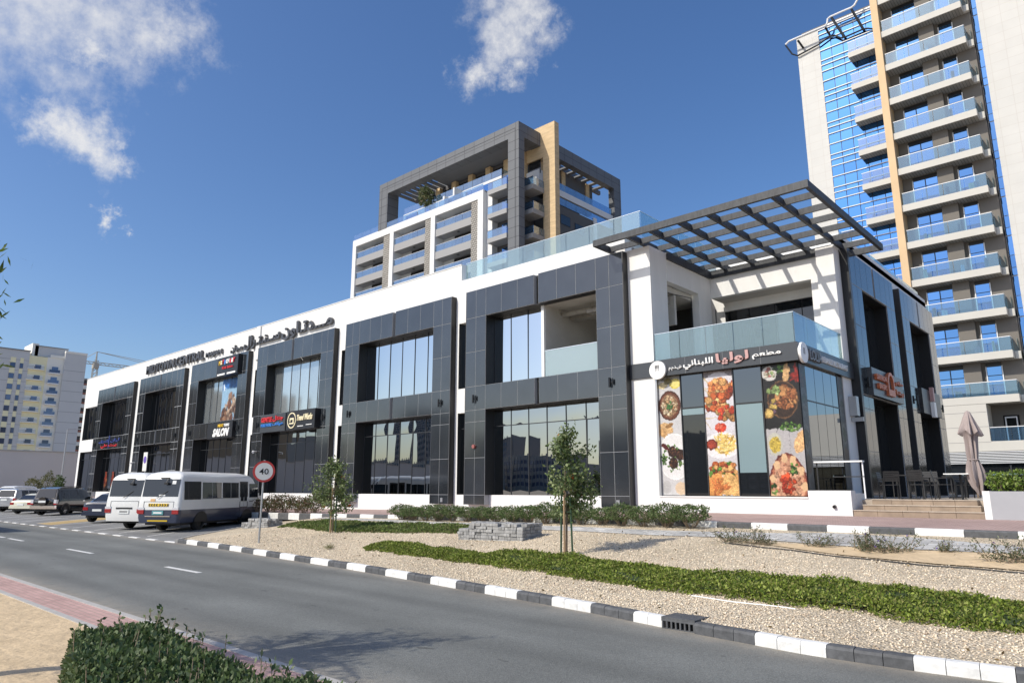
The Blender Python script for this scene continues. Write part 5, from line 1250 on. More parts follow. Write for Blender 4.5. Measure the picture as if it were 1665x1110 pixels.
for (x, y, w, d, h, c), nm in zip(SK, names):
    b = thing('skyline_building', nm + ' apartment building across the road, facing the mall', 'building', (x, y, 0), 'buildings across the road facing the mall')
    put('body', MB().box(x - w / 2, x + w / 2, y - d / 2, y + d / 2, -.08, h), 'skyline_' + c, b)
    mb = MB()
    for k in range(int(h / 3.4)): mb.box(x - w / 2 + 1, x + w / 2 - 1, y + d / 2, y + d / 2 + .06, 2 + k * 3.4, 3.7 + k * 3.4)
    put('window_band', mb, 'apt_glass', b)
    mb = MB()
    for k in range(int(w / 5) + 1): mb.box(x - w / 2 + k * 5 - .4, x - w / 2 + k * 5 + .4, y + d / 2 + .06, y + d / 2 + .8, 0, h + .8)
    put('rib', mb, 'skyline_' + c, b)
# ------------------------------------------------------------------ vehicles
mat('tyre', (.018, .018, .018), .85); mat('rim', (.42, .43, .45), .35, metal=.8); mat('car_glass', (.014, .016, .02), .03, spec=.7)
mat('paint_white', (.74, .74, .72), .3, coat=.4, var=.03, vscale=2); mat('paint_blue', (.035, .045, .080), .3, coat=.5); mat('paint_black', (.012, .0115, .011), .12, coat=1.0)
mat('paint_silver', (.42, .43, .45), .3, metal=.6, coat=.5); mat('paint_cream', (.66, .64, .52), .3, coat=.5); mat('paint_navy', (.035, .042, .07), .25, coat=.7)
mat('lamp_red', (.32, .015, .02), .2, coat=.6); mat('lamp_clear', (.62, .62, .64), .15, coat=.6); mat('chrome', (.7, .7, .72), .12, metal=1.0)
mat('plastic_black', (.015, .015, .016), .5); mat('plate', (.75, .76, .74), .4); mat('chevron_yellow', (.70, .47, .03), .5); mat('plate_green', (.10, .28, .30), .5); mat('sticker', (.65, .40, .18), .5)
def wheel(parent, x, y, r, w, spokes=True):
    s = 1 if x > 0 else -1
    ring = [(r * .62, -w / 2), (r * .93, -w / 2), (r, -w / 2 + .03), (r, w / 2 - .03), (r * .93, w / 2), (r * .62, w / 2)]
    rings = []
    for i in range(25):
        t = 2 * math.pi * i / 24; rings.append([(x + q[1], y + q[0] * math.cos(t), r + q[0] * math.sin(t)) for q in ring])
    ty = put('wheel', MB().loft(rings, cap=False), 'tyre', parent, smooth=True)
    rm = MB()
    xo = x + s * (w / 2 - .05)
    rm.sweep([(y + r * .63 * math.cos(2 * math.pi * i / 20), r + r * .63 * math.sin(2 * math.pi * i / 20)) for i in range(20)], 0, min(xo, xo - s * .05), max(xo, xo - s * .05))
    put('rim', rm, 'rim' if spokes else 'plastic_black', ty)
    if spokes:
        hl = MB()
        for k in range(6):
            t = 2 * math.pi * k / 6 + .3; c, q = math.cos(t), math.sin(t); P = []
            for rr_, tt in ((.28, -.25), (.52, -.22), (.52, .22), (.28, .25)): P.append((y + r * rr_ * math.cos(t + tt), r + r * rr_ * math.sin(t + tt)))
            hl.sweep(P, 0, min(xo, xo + s * .004), max(xo, xo + s * .004))
        put('rim_opening', hl, 'plastic_black', ty)
def minibus(two_tone):
    b = thing('minibus', 'x', 'bus')
    def side_x(z): return float(np.interp(z, [.35, .6, .95, 1.35, 2.2, 2.42, 2.55, 2.62], [.97, 1.02, 1.035, 1.03, .965, .90, .72, .35]))
    def yr(z): return float(np.interp(z, [.35, .6, 1.2, 2.3, 2.5, 2.62], [.06, .02, .02, .16, .30, .62]))
    def yf(z): return float(np.interp(z, [.35, .6, 1.1, 1.3, 2.3, 2.5, 2.62], [6.88, 6.96, 6.93, 6.85, 6.15, 5.9, 5.5]))
    def shell(zs):
        """horizontal loops stacked in z, corners rounded"""
        rings = []
        for z in zs:
            X, a, c = side_x(z), yr(z), yf(z); q = .16; P = []
            for (cx, cy, t0) in ((X - q, a + q, -90), (X - q, c - q * 1.6, 0), (-X + q, c - q * 1.6, 90), (-X + q, a + q, 180)):
                for k in range(5):
                    t = R(t0 + 22.5 * k); P.append((cx + q * math.cos(t), cy + q * (1.6 if 0 <= t0 <= 90 else 1) * math.sin(t), z))
            rings.append(P)
        return MB().loft(rings)
    low = [.40, .48, .62, .80, .95]; up = [.95, 1.15, 1.35, 1.8, 2.2, 2.32, 2.42, 2.50, 2.56, 2.60, 2.62]
    put('skirt', shell(low), 'paint_blue' if two_tone else 'paint_white', b, smooth=35); put('body', shell(up), 'paint_white', b, smooth=35)
    put('underside', MB().box(-.85, .85, .4, 6.4, .3, .41), 'plastic_black', b)
    def side_panel(name, m, y0, y1, z0, z1, s, off=.008, parent=b):
        rows = np.linspace(z0, z1, 4); mb = MB()
        mb.loft([[(s * (side_x(z) + off), y0, z), (s * (side_x(z) + off), y1, z), (s * (side_x(z) - .02), y1, z), (s * (side_x(z) - .02), y0, z)] for z in rows]); return put(name, mb, m, parent)
    for s in (1, -1):
        side_panel('side_window', 'car_glass', .28, 1.5, 1.38, 2.17, s)
        for y0, y1 in ((1.62, 3.12), (3.22, 4.6)):
            w = side_panel('side_window', 'car_glass', y0, y1, 1.42, 2.14, s); side_panel('window_bar', 'rim', (y0 + y1) / 2 - .015, (y0 + y1) / 2 + .015, 1.42, 2.14, s, .014, w)
        side_panel('side_window', 'car_glass', 5.6, 6.42, 1.42, 2.10, s)
        side_panel('window_trim', 'rim', 1.56, 4.66, 1.385, 1.415, s, .012)
        side_panel('mark', 'letter_grey', 5.6, 5.95, 1.2, 1.26, s)
        side_panel('front_corner_panel', 'plastic_black', 6.25, 6.62, .98, 1.3, s, .006)
        for y in (1.62, 5.45): put('wheel_arch', MB().sweep([(y + .50 * math.cos(math.pi * k / 12), .40 + .46 * math.sin(math.pi * k / 12)) for k in range(13)], 0, *sorted((s * .9, s * 1.042))), 'plastic_black', b)
        put('mirror', MB().box(*sorted((s * 1.05, s * 1.22)), 6.5, 6.6, 1.5, 1.85), 'plastic_black', b)
    d = side_panel('door', 'plastic_black', 4.72, 5.46, .42, 2.20, 1, .006)
    for y0 in (4.80, 5.12): side_panel('door_glass', 'car_glass', y0, y0 + .26, 1.25, 2.1, 1, .012, d); side_panel('door_leaf', 'paint_white', y0 - .03, y0 + .27, .98, 1.22, 1, .010, d); side_panel('door_leaf', 'paint_blue' if two_tone else 'paint_white', y0 - .03, y0 + .27, .5, .95, 1, .010, d)
    # rear end
    def rear_panel(name, m, x0, x1, z0, z1, off=.012, parent=b):
        mb = MB().loft([[(x0, yr(z) - off, z), (x1, yr(z) - off, z), (x1, yr(z) + .02, z), (x0, yr(z) + .02, z)] for z in np.linspace(z0, z1, 3)]); return put(name, mb, m, parent)
    rear_panel('rear_window', 'car_glass', -.86, .86, 1.52, 2.26); rear_panel('hatch_line', 'plastic_black', -.72, .72, 1.30, 1.308, .014); rear_panel('hatch_line', 'plastic_black', -.724, -.716, .85, 1.30, .014); rear_panel('hatch_line', 'plastic_black', .716, .724, .85, 1.30, .014)
    for s in (1, -1):
        x0, x1 = sorted((s * .68, s * .98)); l = rear_panel('tail_lamp', 'lamp_red', x0, x1, .78, .95, .03); rear_panel('reverse_lamp', 'lamp_clear', x0, x1, .95, 1.06, .028, l)
    p = rear_panel('number_plate', 'plate_green' if two_tone else 'plate', -.27, .27, .74, .92, .03); rear_panel('plate_digits', 'letter_white' if two_tone else 'letter_grey', -.2, .2, .80, .86, .034, p)
    if two_tone:
        ch = rear_panel('chevron_strip', 'chevron_yellow', -.48, .48, 1.10, 1.22, .018)
        for k in range(8):
            x = -.44 + k * .12; sg = 1 if k < 4 else -1
            put('chevron', MB().sweep([(x, 1.11), (x + .05, 1.11), (x + .05 - .04 * sg, 1.16), (x + .05, 1.21), (x, 1.21), (x - .04 * sg, 1.16)], 1, yr(1.15) - .024, yr(1.15) - .018), 'plastic_black', ch)
        rear_panel('sticker', 'sticker', -.42, -.2, 1.30, 1.42, .018); rear_panel('lower_chevron', 'chevron_yellow', -.48, .48, .46, .52, .02); rear_panel('window_sticker', 'plate', .5, .68, 2.05, 2.2, .018); rear_panel('window_sticker', 'plate', -.05, .25, 1.54, 1.6, .018); rear_panel('bumper_strip', 'chrome', -.6, .6, .66, .70, .03)
    else: rear_panel('plate_recess', 'plastic_black', -.42, .42, .95, 1.02, .02)
    put('wiper', MB().tube([(-.1, .0, 1.45), (.35, .06, 1.75)], .012, 5).tube([(-.1, 2.0 * .06, 2.32), (.35, .13, 2.32)], .03, 6).tube([(.3, .14, 2.3), (.25, .02, 2.1)], .015, 5).box(.18, .36, .0, .06, 2.03, 2.12), 'plastic_black', b)
    put('windscreen', MB().loft([[(-.88, yf(z) + .012, z), (.88, yf(z) + .012, z), (.88, yf(z) - .02, z), (-.88, yf(z) - .02, z)] for z in (1.36, 1.8, 2.25)]), 'car_glass', b)
    for y in (1.62, 5.45):
        for x in (-.86, .86): wheel(b, x, y, .385, .24, False)
    for k in (1, 2): put('seat_row', MB().box(-.8, .8, 1.2 + k, 1.5 + k, .9, 1.6), 'plastic_black', b)
    return b
bus_a = minibus(True); bus_a.location = (-32.45, 12.64, gp(13.5)); bus_a.rotation_euler = (0, 0, R(32.5))
bus_a['label'] = 'white minibus with dark blue lower body and yellow chevron strip'; bus_a['group'] = 'minibuses in the car park'
bus_b = minibus(False); bus_b.location = (-35.75, 12.4, gp(13)); bus_b.rotation_euler = (0, 0, R(32.5))
bus_b['label'] = 'all white minibus parked left of the two tone one'; bus_b['group'] = 'minibuses in the car park'
van = dup(bus_b, (-39.8, 6.2, 0), R(90), 'all white minibus standing on the road before the near verge'); van['group'] = 'minibuses on the road'

def car(name, label, paint, st, glass_y, L, W, roofrack=False, wheels=(.95, 3.7), wr=.37, rear_lamp='side', spare=False, loc=(0, 0, 0), rot=0.0, group='cars in the angled bays'):
    c = thing(name, label, 'car', (0, 0, 0), group)
    st = np.array(st)      # y, zbot, zbelt, ztop, w, wt
    def at(y): return [float(np.interp(y, st[:, 0], st[:, k])) for k in range(1, 6)]
    rings = []
    for y, zb_, zl, zt, w, wt in st:
        H = [(w * .90, zb_), (w * .985, zb_ + .12), (w, (zb_ + zl) / 2), (w * .985, zl), (wt, zt - (zt - zl) * .08 - .015), (wt * .88, zt), (wt * .4, zt + .012)]
        rings.append([(x, y, z) for x, z in H] + [(-x, y, z) for x, z in reversed(H)])
    put('body', MB().loft(rings), paint, c, smooth=32)
    put('lower_trim', MB().box(-W * .9, W * .9, .25, L - .3, st[2, 1] - .14, st[2, 1] + .03), 'plastic_black', c)
    for s in (1, -1):
        for y0, y1 in glass_y:
            n = 6; mb = MB(); rr_ = []
            for k in range(n + 1):
                y = y0 + (y1 - y0) * k / n; zb_, zl, zt, w, wt = at(y); zu = zt - (zt - zl) * .08 - .015
                f0, f1 = .08, .88
                p0 = (s * (w * .985 + (wt - w * .985) * f0 + .008), y, zl + (zu - zl) * f0); p1 = (s * (w * .985 + (wt - w * .985) * f1 + .008), y, zl + (zu - zl) * f1)
                rr_.append([p0, p1, (p1[0] - s * .02, y, p1[2]), (p0[0] - s * .02, y, p0[2])])
            put('side_window', mb.loft(rr_), 'car_glass', c)
        put('mirror', MB().box(*sorted((s * W * .98, s * (W + .16))), glass_y[-1][1] - .1, glass_y[-1][1] + .02, at(3)[1] + .02, at(3)[1] + .2), paint, c)
        for y in wheels:
            put('wheel_arch', MB().sweep([(y + (wr + .09) * math.cos(math.pi * k / 12), wr + (wr + .09) * math.sin(math.pi * k / 12)) for k in range(13)], 0, *sorted((s * W * .8, s * (W + .006)))), 'plastic_black', c)
            wheel(c, s * (W - .09), y, wr, .24)
        put('door_handle', MB().box(*sorted((s * W * .97, s * (W + .03))), 2.55, 2.75, .93, .97), 'chrome', c)
        put('side_step', MB().box(*sorted((s * W * .85, s * (W + .05))), wheels[0] + .55, wheels[1] - .5, .36, .41), 'chrome' if spare else 'plastic_black', c)
    # rear glass and windscreen lie on the two slopes
    def slope(i, j, nm):
        a, b_ = st[i], st[j]; e = .012 * (-1 if i < j and nm == 'rear_window' else 1)
        A = [(-a[5] * .84, a[0], a[3]), (a[5] * .84, a[0], a[3]), (b_[5] * .84, b_[0], b_[3]), (-b_[5] * .84, b_[0], b_[3])]
        sg = -1 if nm == 'rear_window' else 1
        lerp = lambda p, q, t: tuple(p[k] + (q[k] - p[k]) * t for k in range(3))
        Q = [lerp(A[0], A[3], .08), lerp(A[1], A[2], .08), lerp(A[1], A[2], .9), lerp(A[0], A[3], .9)]
        mb = MB().loft([[(x, y + sg * .02, z + .015) for x, y, z in Q], [(x, y - sg * .01, z - .01) for x, y, z in Q]]); put(nm, mb, 'car_glass', c)
    return c, slope, at
SUV = [(0.0, .55, .98, 1.02, .82, .78), (.05, .44, 1.02, 1.07, .91, .85), (.09, .42, 1.05, 1.10, .93, .86), (.30, .42, 1.06, 1.78, .935, .72), (.65, .42, 1.06, 1.87, .935, .74), (1.6, .42, 1.05, 1.89, .935, .745), (2.6, .42, 1.04, 1.87, .935, .74), (3.0, .42, 1.03, 1.80, .935, .72), (3.7, .42, 1.02, 1.12, .93, .84), (4.45, .43, .97, 1.04, .92, .82), (4.72, .46, .86, .92, .87, .78), (4.83, .52, .76, .80, .76, .7)]
def finish_suv(c, slope, W, paint, spare, plate='plate'):
    slope(2, 3, 'rear_window'); slope(8, 7, 'windscreen')
    put('rear_bumper', MB().box(-W * .97, W * .97, -.10, .1, .44, .66), 'chrome' if spare else paint, c)
    for s in (1, -1):
        x0, x1 = sorted((s * W * .80, s * W * 1.0))
        l = put('tail_lamp', MB().box(x0, x1, -.02, .16, .82, 1.06), 'lamp_clear' if spare else 'lamp_red', c); put('lamp_base', MB().box(x0, x1, -.021, .15, .72, .819), 'lamp_red', l)
        put('headlamp', MB().box(*sorted((s * W * .55, s * W * .88)), 4.62, 4.80, .78, .94), 'lamp_clear', c)
    if spare:
        put('spare_cover', MB().sweep([(.30 * math.cos(2 * math.pi * k / 20), .93 + .30 * math.sin(2 * math.pi * k / 20)) for k in range(20)], 1, -.17, .02), paint, c)
        put('roof_rail', MB().tube([(.66, .7, 1.93), (.66, 2.7, 1.93)], .025, 6).tube([(-.66, .7, 1.93), (-.66, 2.7, 1.93)], .025, 6), 'plastic_black', c)
    p = put('number_plate', MB().box(-.26, .26, -.03 - (.15 if spare else 0), -.01 - (.15 if spare else 0), .86, 1.0), plate, c)
    put('rear_trim', MB().box(-.45, .45, -.025, .0, 1.03, 1.06), 'chrome', c)
c, sl, at_ = car('suv', 'black off road car with a spare wheel cover and chrome rear bumper', 'paint_black', SUV, [(.5, 1.25), (1.35, 2.2), (2.3, 3.2)], 4.83, .935)
finish_suv(c, sl, .935, 'paint_black', True); c.location = (-56.6, 14.5, gp(15.5)); c.rotation_euler = (0, 0, R(37))
S2 = [(a, b, c_ - .02, d - .08 if d > 1.2 else d, e, f_) for a, b, c_, d, e, f_ in SUV]
c, sl, at_ = car('suv', 'silver off road car with a sloping rear window beside the black one', 'paint_silver', S2, [(.75, 1.4), (1.5, 2.3), (2.4, 3.2)], 4.83, .935)
finish_suv(c, sl, .935, 'paint_silver', False); c.location = (-67.6, 14.6, gp(15.5)); c.rotation_euler = (0, 0, R(37))
SED = [(0.0, .48, .80, .84, .76, .7), (.06, .38, .86, .92, .85, .78), (.45, .34, .90, .98, .88, .78), (1.05, .34, .92, 1.36, .89, .64), (1.6, .34, .92, 1.44, .89, .65), (2.3, .34, .91, 1.43, .89, .65), (2.7, .34, .90, 1.36, .89, .64), (3.35, .34, .88, .95, .88, .76), (4.0, .36, .80, .86, .86, .74), (4.3, .42, .68, .74, .76, .66)]
def finish_sedan(c, slope, W, paint):
    slope(2, 3, 'rear_window'); slope(7, 6, 'windscreen')
    put('rear_bumper', MB().box(-W * .95, W * .95, -.05, .1, .38, .58), paint, c)
    for s in (1, -1): put('tail_lamp', MB().box(*sorted((s * W * .6, s * W * .92)), -.015, .1, .66, .82), 'lamp_red', c); put('headlamp', MB().box(*sorted((s * W * .5, s * W * .85)), 4.1, 4.26, .6, .72), 'lamp_clear', c)
    put('number_plate', MB().box(-.26, .26, -.03, .0, .6, .72), 'plate', c)
c, sl, at_ = car('saloon_car', 'cream saloon car between the silver and the black off road cars', 'paint_cream', SED, [(1.0, 1.75), (1.85, 2.75)], 4.3, .89, wheels=(.8, 3.4), wr=.31)
finish_sedan(c, sl, .89, 'paint_cream'); c.location = (-61.9, 14.4, gp(15)); c.rotation_euler = (0, 0, R(37))
c, sl, at_ = car('hatchback', 'dark blue car parked between the black car and the white minibus', 'paint_navy', [(a, b + .05, c_ + .1, d + .14, e, f_) for a, b, c_, d, e, f_ in SED], [(1.0, 1.75), (1.85, 2.75)], 4.3, .89, wheels=(.8, 3.4), wr=.33)
finish_sedan(c, sl, .89, 'paint_navy'); c.location = (-43.1, 13.6, gp(15)); c.rotation_euler = (0, 0, R(37))
c, sl, at_ = car('suv', 'dark car at the far end of the bays before the lilac wall', 'paint_black', S2, [(.5, 1.4), (1.5, 2.3), (2.4, 3.2)], 4.83, .935)
finish_suv(c, sl, .935, 'paint_black', False); c.location = (-73.6, 15.0, gp(15.5)); c.rotation_euler = (0, 0, R(37))
S3 = [(a, b, c_, d + .1 if d > 1.2 else d, e, f_) for a, b, c_, d, e, f_ in SUV]
c, sl, at_ = car('delivery_van', 'white roofed van behind the silver off road car', 'paint_white', S3, [(.5, 1.4), (1.5, 2.3), (2.4, 3.2)], 4.83, .935)
finish_suv(c, sl, .935, 'paint_white', False); c.location = (-79.0, 17.0, gp(17)); c.rotation_euler = (0, 0, R(37))
# ------------------------------------------------------------------ street furniture
mat('galv', (.42, .43, .44), .45, metal=.7); mat('sign_red', (.55, .05, .045), .4); mat('sign_face', (.76, .75, .71), .45); mat('sign_ink', (.012, .012, .012), .5); mat('sign_violet', (.16, .10, .42), .4)
sg = thing('speed_sign', 'round 40 speed limit sign on a galvanised pole in the gravel', 'sign', (0, 0, 0))
put('pole', MB().tube([(0, .04, -.05), (0, .04, 2.72)], .032, 12), 'galv', sg, smooth=True)
put('disc', MB().disc((0, -.012, 2.34), .355, 'Y', 40, .02), 'sign_red', sg)
fc = put('face', MB().disc((0, -.018, 2.34), .285, 'Y', 40, .008), 'sign_face', sg)
put('numerals', text_mesh('40', .30, .2, .004, .01), 'sign_ink', fc, (-.15, -.018, 2.24))
sg.location = (-22.28, 11.99, gz(-22.28, 11.99) - .02); sg.rotation_euler = (0, 0, R(66))
ns = thing('parking_sign', 'white plate with a violet disc on a pole behind the minibuses', 'sign', (-50, 18.6, .6))
put('pole', MB().tube([(-50.6, 18.63, .4), (-50.6, 18.63, 4.3)], .04, 8), 'galv', ns)
put('plate', MB().box(-50.95, -50.3, 18.56, 18.59, 3.1, 4.35), 'sign_face', ns); put('symbol', MB().disc((-50.62, 18.545, 3.85), .24, 'Y', 20, .012), 'sign_violet', ns)
lp = thing('street_lamp', 'slim grey street lamp before the lilac boundary wall', 'lamp', (-88, 23.9, .26))
put('pole', MB().tube([(-88, 23.9, .2), (-88, 23.9, 8.3)], [.10, .06], 10), 'galv', lp); put('arm', MB().tube([(-88, 23.9, 8.3), (-88, 24.9, 8.4)], .045, 8), 'galv', lp); put('head', MB().box(-88.12, -87.88, 24.7, 25.4, 8.34, 8.44), 'steel', lp)
# stacks of paving blocks
mat('block', (.30, .30, .295), .9, var=.18, vscale=9, objvar=.28)
blk = MB().loft([[(.004, .004, .0), (.196, .004, 0), (.196, .096, 0), (.004, .096, 0)], [(.003, .003, .07), (.197, .003, .07), (.197, .097, .07), (.003, .097, .07)], [(.012, .012, .078), (.188, .012, .078), (.188, .088, .078), (.012, .088, .078)]]).mesh('paving_block')
bm = bmesh.new(); bm.from_mesh(blk); bmesh.ops.recalc_face_normals(bm, faces=bm.faces); bm.to_mesh(blk); bm.free(); blk.materials.append(MATS['block'])
rk = random.Random(8)
def pile(x0, y0, nx, ny, nz, rot, label):
    p = thing('block_stack', label, 'paving blocks', (x0, y0, gz(x0, y0)), 'stacks of grey paving blocks')
    cx, sx_ = math.cos(rot), math.sin(rot); zb_ = gz(x0 + 1, y0 + .5) - .06; n = 0
    for k in range(nz):
        for i in range(nx):
            for j in range(ny):
                if not (j == 0 or i == nx - 1 or k == nz - 1 or i == 0): continue
                if k == nz - 1 and rk.random() < .25: continue
                if k >= nz - 2 and i < 2 and j < 3: continue
                up = rk.random() < .45
                lx, ly = i * .205 + rk.uniform(-.015, .015), j * .205 + rk.uniform(-.02, .02)
                for h in range(2):
                    if n > 290: break
                    X = x0 + lx * cx - (ly + h * .1) * sx_; Y = y0 + lx * sx_ + (ly + h * .1) * cx
                    if up: o = put('paving_block', blk, None, p, (X + .0, Y, zb_ + k * .085), rot=(0, 0, rot + rk.uniform(-.05, .05)))
                    else: o = put('paving_block', blk, None, p, (x0 + (lx + h * .1) * cx - ly * sx_ + .1, y0 + (lx + h * .1) * sx_ + ly * cx, zb_ + k * .085), rot=(0, 0, rot + R(90) + rk.uniform(-.05, .05)))
                    n += 1
                    if j > 0 and k < nz - 1 and i not in (0, nx - 1): break
pile(-15.35, 14.45, 11, 5, 6, R(8), 'large stack of grey paving blocks on the gravel before the hedge')
pile(-29.75, 15.15, 8, 4, 5, R(12), 'small stack of grey paving blocks beside the two tone minibus')

# ------------------------------------------------------------------ cafe furniture
mat('chair_black', (.022, .022, .023), .5); mat('canvas_mauve', (.33, .275, .26), .85, var=.08, vscale=3)
def chair(label):
    c = thing('cafe_chair', label, 'chair', (0, 0, 0), 'cafe chairs')
    for x in (-.21, .21):
        put('leg', MB().box(x - .013, x + .013, -.22, -.195, 0, .62), 'chair_black', c); put('leg', MB().loft([[(x - .013, .20 + a, z), (x + .013, .20 + a, z), (x + .013, .225 + a, z), (x - .013, .225 + a, z)] for a, z in ((0.02, 0), (0, .44), (.07, .84))]), 'chair_black', c)
        put('arm', MB().box(x - .02, x + .02, -.23, .22, .62, .64), 'chair_black', c)
    for k in range(6): put('seat_slat', MB().box(-.21, .21, -.22 + k * .07, -.16 + k * .07, .43, .45), 'chair_black', c)
    for k in range(5): put('back_slat', MB().loft([[(-.21, .215 + k * .012 + a, .54 + k * .065 + b), (.21, .215 + k * .012 + a, .54 + k * .065 + b)][::1] + [(.21, .23 + k * .012 + a, .54 + k * .065 + b), (-.21, .23 + k * .012 + a, .54 + k * .065 + b)] for a, b in ((0, 0), (.01, .055))]), 'chair_black', c)
    return c
def table(label, top):
    t = thing('cafe_table', label, 'table', (0, 0, 0), 'cafe tables')
    put('top', MB().box(-.35, .35, -.35, .35, .72, .75), top, t); put('column', MB().tube([(0, 0, .03), (0, 0, .72)], .03, 8), 'chair_black', t); put('foot', MB().box(-.22, .22, -.22, .22, 0, .03), 'chair_black', t)
    return t
ZPL = 1.622
ch0 = chair('black slatted chair with its back to the steps'); ch0.location = (-5.3, 23.45, ZPL); ch0.rotation_euler = (0, 0, R(170))
for k, (x, y, a, lb) in enumerate([(-4.75, 23.75, 100, 'black slatted chair left of the white table'), (-4.0, 24.4, -60, 'black slatted chair behind the white table'), (-6.3, 24.4, 200, 'black slatted chair against the shaded restaurant window'), (-6.7, 25.6, 90, 'black slatted chair further along the shaded window'), (-5.4, 25.2, 10, 'black slatted chair behind the dark table'), (-5.9, 27.6, 180, 'black slatted chair beside the shaded parasol'), (-4.8, 27.2, 60, 'black slatted chair at the rear dark table'), (-6.4, 29.6, 120, 'black slatted chair below the cafe sign'), (-5.2, 30.4, 200, 'black slatted chair by the rear side frame')]):
    dup(ch0, (x, y, ZPL), R(a), lb)
t0 = table('white topped cafe table beside the closed mauve parasol', 'white_paint'); t0.location = (-4.3, 23.75, ZPL)
t1 = table('dark cafe table at the shaded restaurant window', 'chair_black'); t1.location = (-5.9, 24.9, ZPL)
dup(t1, (-5.3, 28.2, ZPL), .2, 'dark cafe table near the shaded parasol'); dup(t1, (-5.8, 31, ZPL), .3, 'dark cafe table below the cafe sign')
bar = thing('bar_counter', 'slim white topped bar rail on black legs over the low white wall', 'table', (-7.2, 22.3, 1.9))
put('top', MB().box(-7.92, -6.5, 22.42, 22.62, 2.72, 2.765), 'white_paint', bar)
for x in (-6.53, -7.85): put('leg', MB().box(x - .018, x + .018, 22.5, 22.535, 1.66, 2.72), 'white_metal' if x > -7 else 'chair_black', bar)
put('shelf', MB().box(-7.4, -6.5, 22.5, 22.53, 2.28, 2.31), 'chair_black', bar)
def parasol(label, h):
    u = thing('closed_parasol', label, 'parasol', (0, 0, 0))
    put('pole', MB().tube([(0, 0, .04), (0, 0, h - .1)], .03, 8), 'bark', u); put('base', MB().box(-.22, .22, -.22, .22, 0, .06), 'concrete', u)
    prof = [(0, .02), (.05, .10), (.25, .17), (.5, .24), (.72, .31), (.86, .36), (.90, .30), (.95, .21), (1.2, .19), (1.5, .185), (1.75, .17), (1.88, .16), (2.0, .20), (2.3, .25), (2.6, .25), (2.85, .19), (3.02, .08)]
    prof = [(d * .735, r_ * .64) for d, r_ in prof]
    rings = []
    rp = random.Random(5)
    ph = [rp.uniform(.75, 1.3) for _ in range(32)]
    for d, r_ in prof:
        P = []
        for k in range(64):
            t = 2 * math.pi * k / 64; q = r_ * (1 + .30 * math.cos(7 * t + d * .9) * min(1, d * 2) + .16 * math.cos(11 * t - d * 1.7 + 1) * min(1, d * 2)) * (1 + .6 * (ph[(k // 8) % 32] - 1) * min(1, d))
            zz = h - d + (.14 * math.cos(4 * t + 1) * min(1, (d - 1.6) * 2) if d > 1.6 else (-.09 * math.cos(4 * t) * (d - .3) / .4 if .3 < d < .68 else 0))
            P.append((q * math.cos(t) + .07 * max(0, d - 1.4), q * math.sin(t), zz))
        rings.append(P)
    put('folded_canopy', MB().loft(rings), 'canvas_mauve', u, smooth=50)
    put('tie', MB().tube([(.14 * math.cos(2 * math.pi * k / 12), .14 * math.sin(2 * math.pi * k / 12), h - 1.38) for k in range(13)], .015, 5), 'canvas_mauve', u)
    return u
u0 = parasol('closed mauve parasol standing in the sun by the planter', 2.5); u0.location = (-3.88, 23.5, ZPL); u0.rotation_euler = (0, 0, .4)

# ------------------------------------------------------------------ plants
def cover(name, poly_n, poly_f, n, h, size, pal, label, zoff=0.0):
    """low ground cover between two polylines given as (x, y)"""
    xs = [p[0] for p in poly_n]; ys = [p[1] for p in poly_n]; xf = [p[0] for p in poly_f]; yf_ = [p[1] for p in poly_f]
    x0, x1 = max(xs[0], xf[0]), min(xs[-1], xf[-1])
    X = RNG.uniform(x0, x1, n); a = np.interp(X, xs, ys); b = np.interp(X, xf, yf_); U = RNG.uniform(0, 1, n)
    rag = .10 * np.sin(X * 3.1) + .07 * np.sin(X * 7.7 + 1) + .05 * np.sin(X * 17)
    Y = a + rag * .5 + (b - a) * U
    lump = .62 + .22 * np.sin(X * 2.3 + Y * 1.7) * np.sin(Y * 3.1 - X) + .16 * np.sin(X * 6.1 + 2) * np.sin(Y * 5.3)
    edge = np.minimum(1, np.minimum(U, 1 - U) * (b - a) / .22); endf = np.minimum(1, np.minimum(X - x0, x1 - X) / .6)
    Hh = h * lump * np.sqrt(np.maximum(edge, .12)) * np.sqrt(np.maximum(endf, .05))
    Z = np.array([gz(p, q) for p, q in zip(X, Y)]) + Hh * RNG.uniform(.35, 1.05, n)
    keep = (np.sin(X * 1.9 + 1.3 * np.sin(Y * 2.2)) * np.sin(Y * 2.7 + X * .6) > -.86) | (RNG.uniform(0, 1, n) < .25)
    me = leaves(name, np.stack([X, Y, Z], 1)[keep], size, .55, .25, pal, .35, .6)
    o = put(name, me, 'leaf_matt'); tag(o, label, 'ground cover', kind='stuff')
    nx_ = int((x1 - x0) / .12)
    s_ = grid_sheet(x0 + .5, x1 - .3, nx_, lambda x: float(np.interp(x, xs, ys)) + .22, lambda x: max(float(np.interp(x, xs, ys)) + .24, float(np.interp(x, xf, yf_)) - .2), 10, lambda x, y: gz(x, y) + .02 + h * .25)
    put('soil_mat', s_, 'cover_base', o, smooth='all')
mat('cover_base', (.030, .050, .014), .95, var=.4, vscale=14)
LG = [(.17, .225, .03), (.12, .17, .025), (.23, .28, .05), (.08, .125, .02), (.29, .33, .09), (.20, .20, .06)]
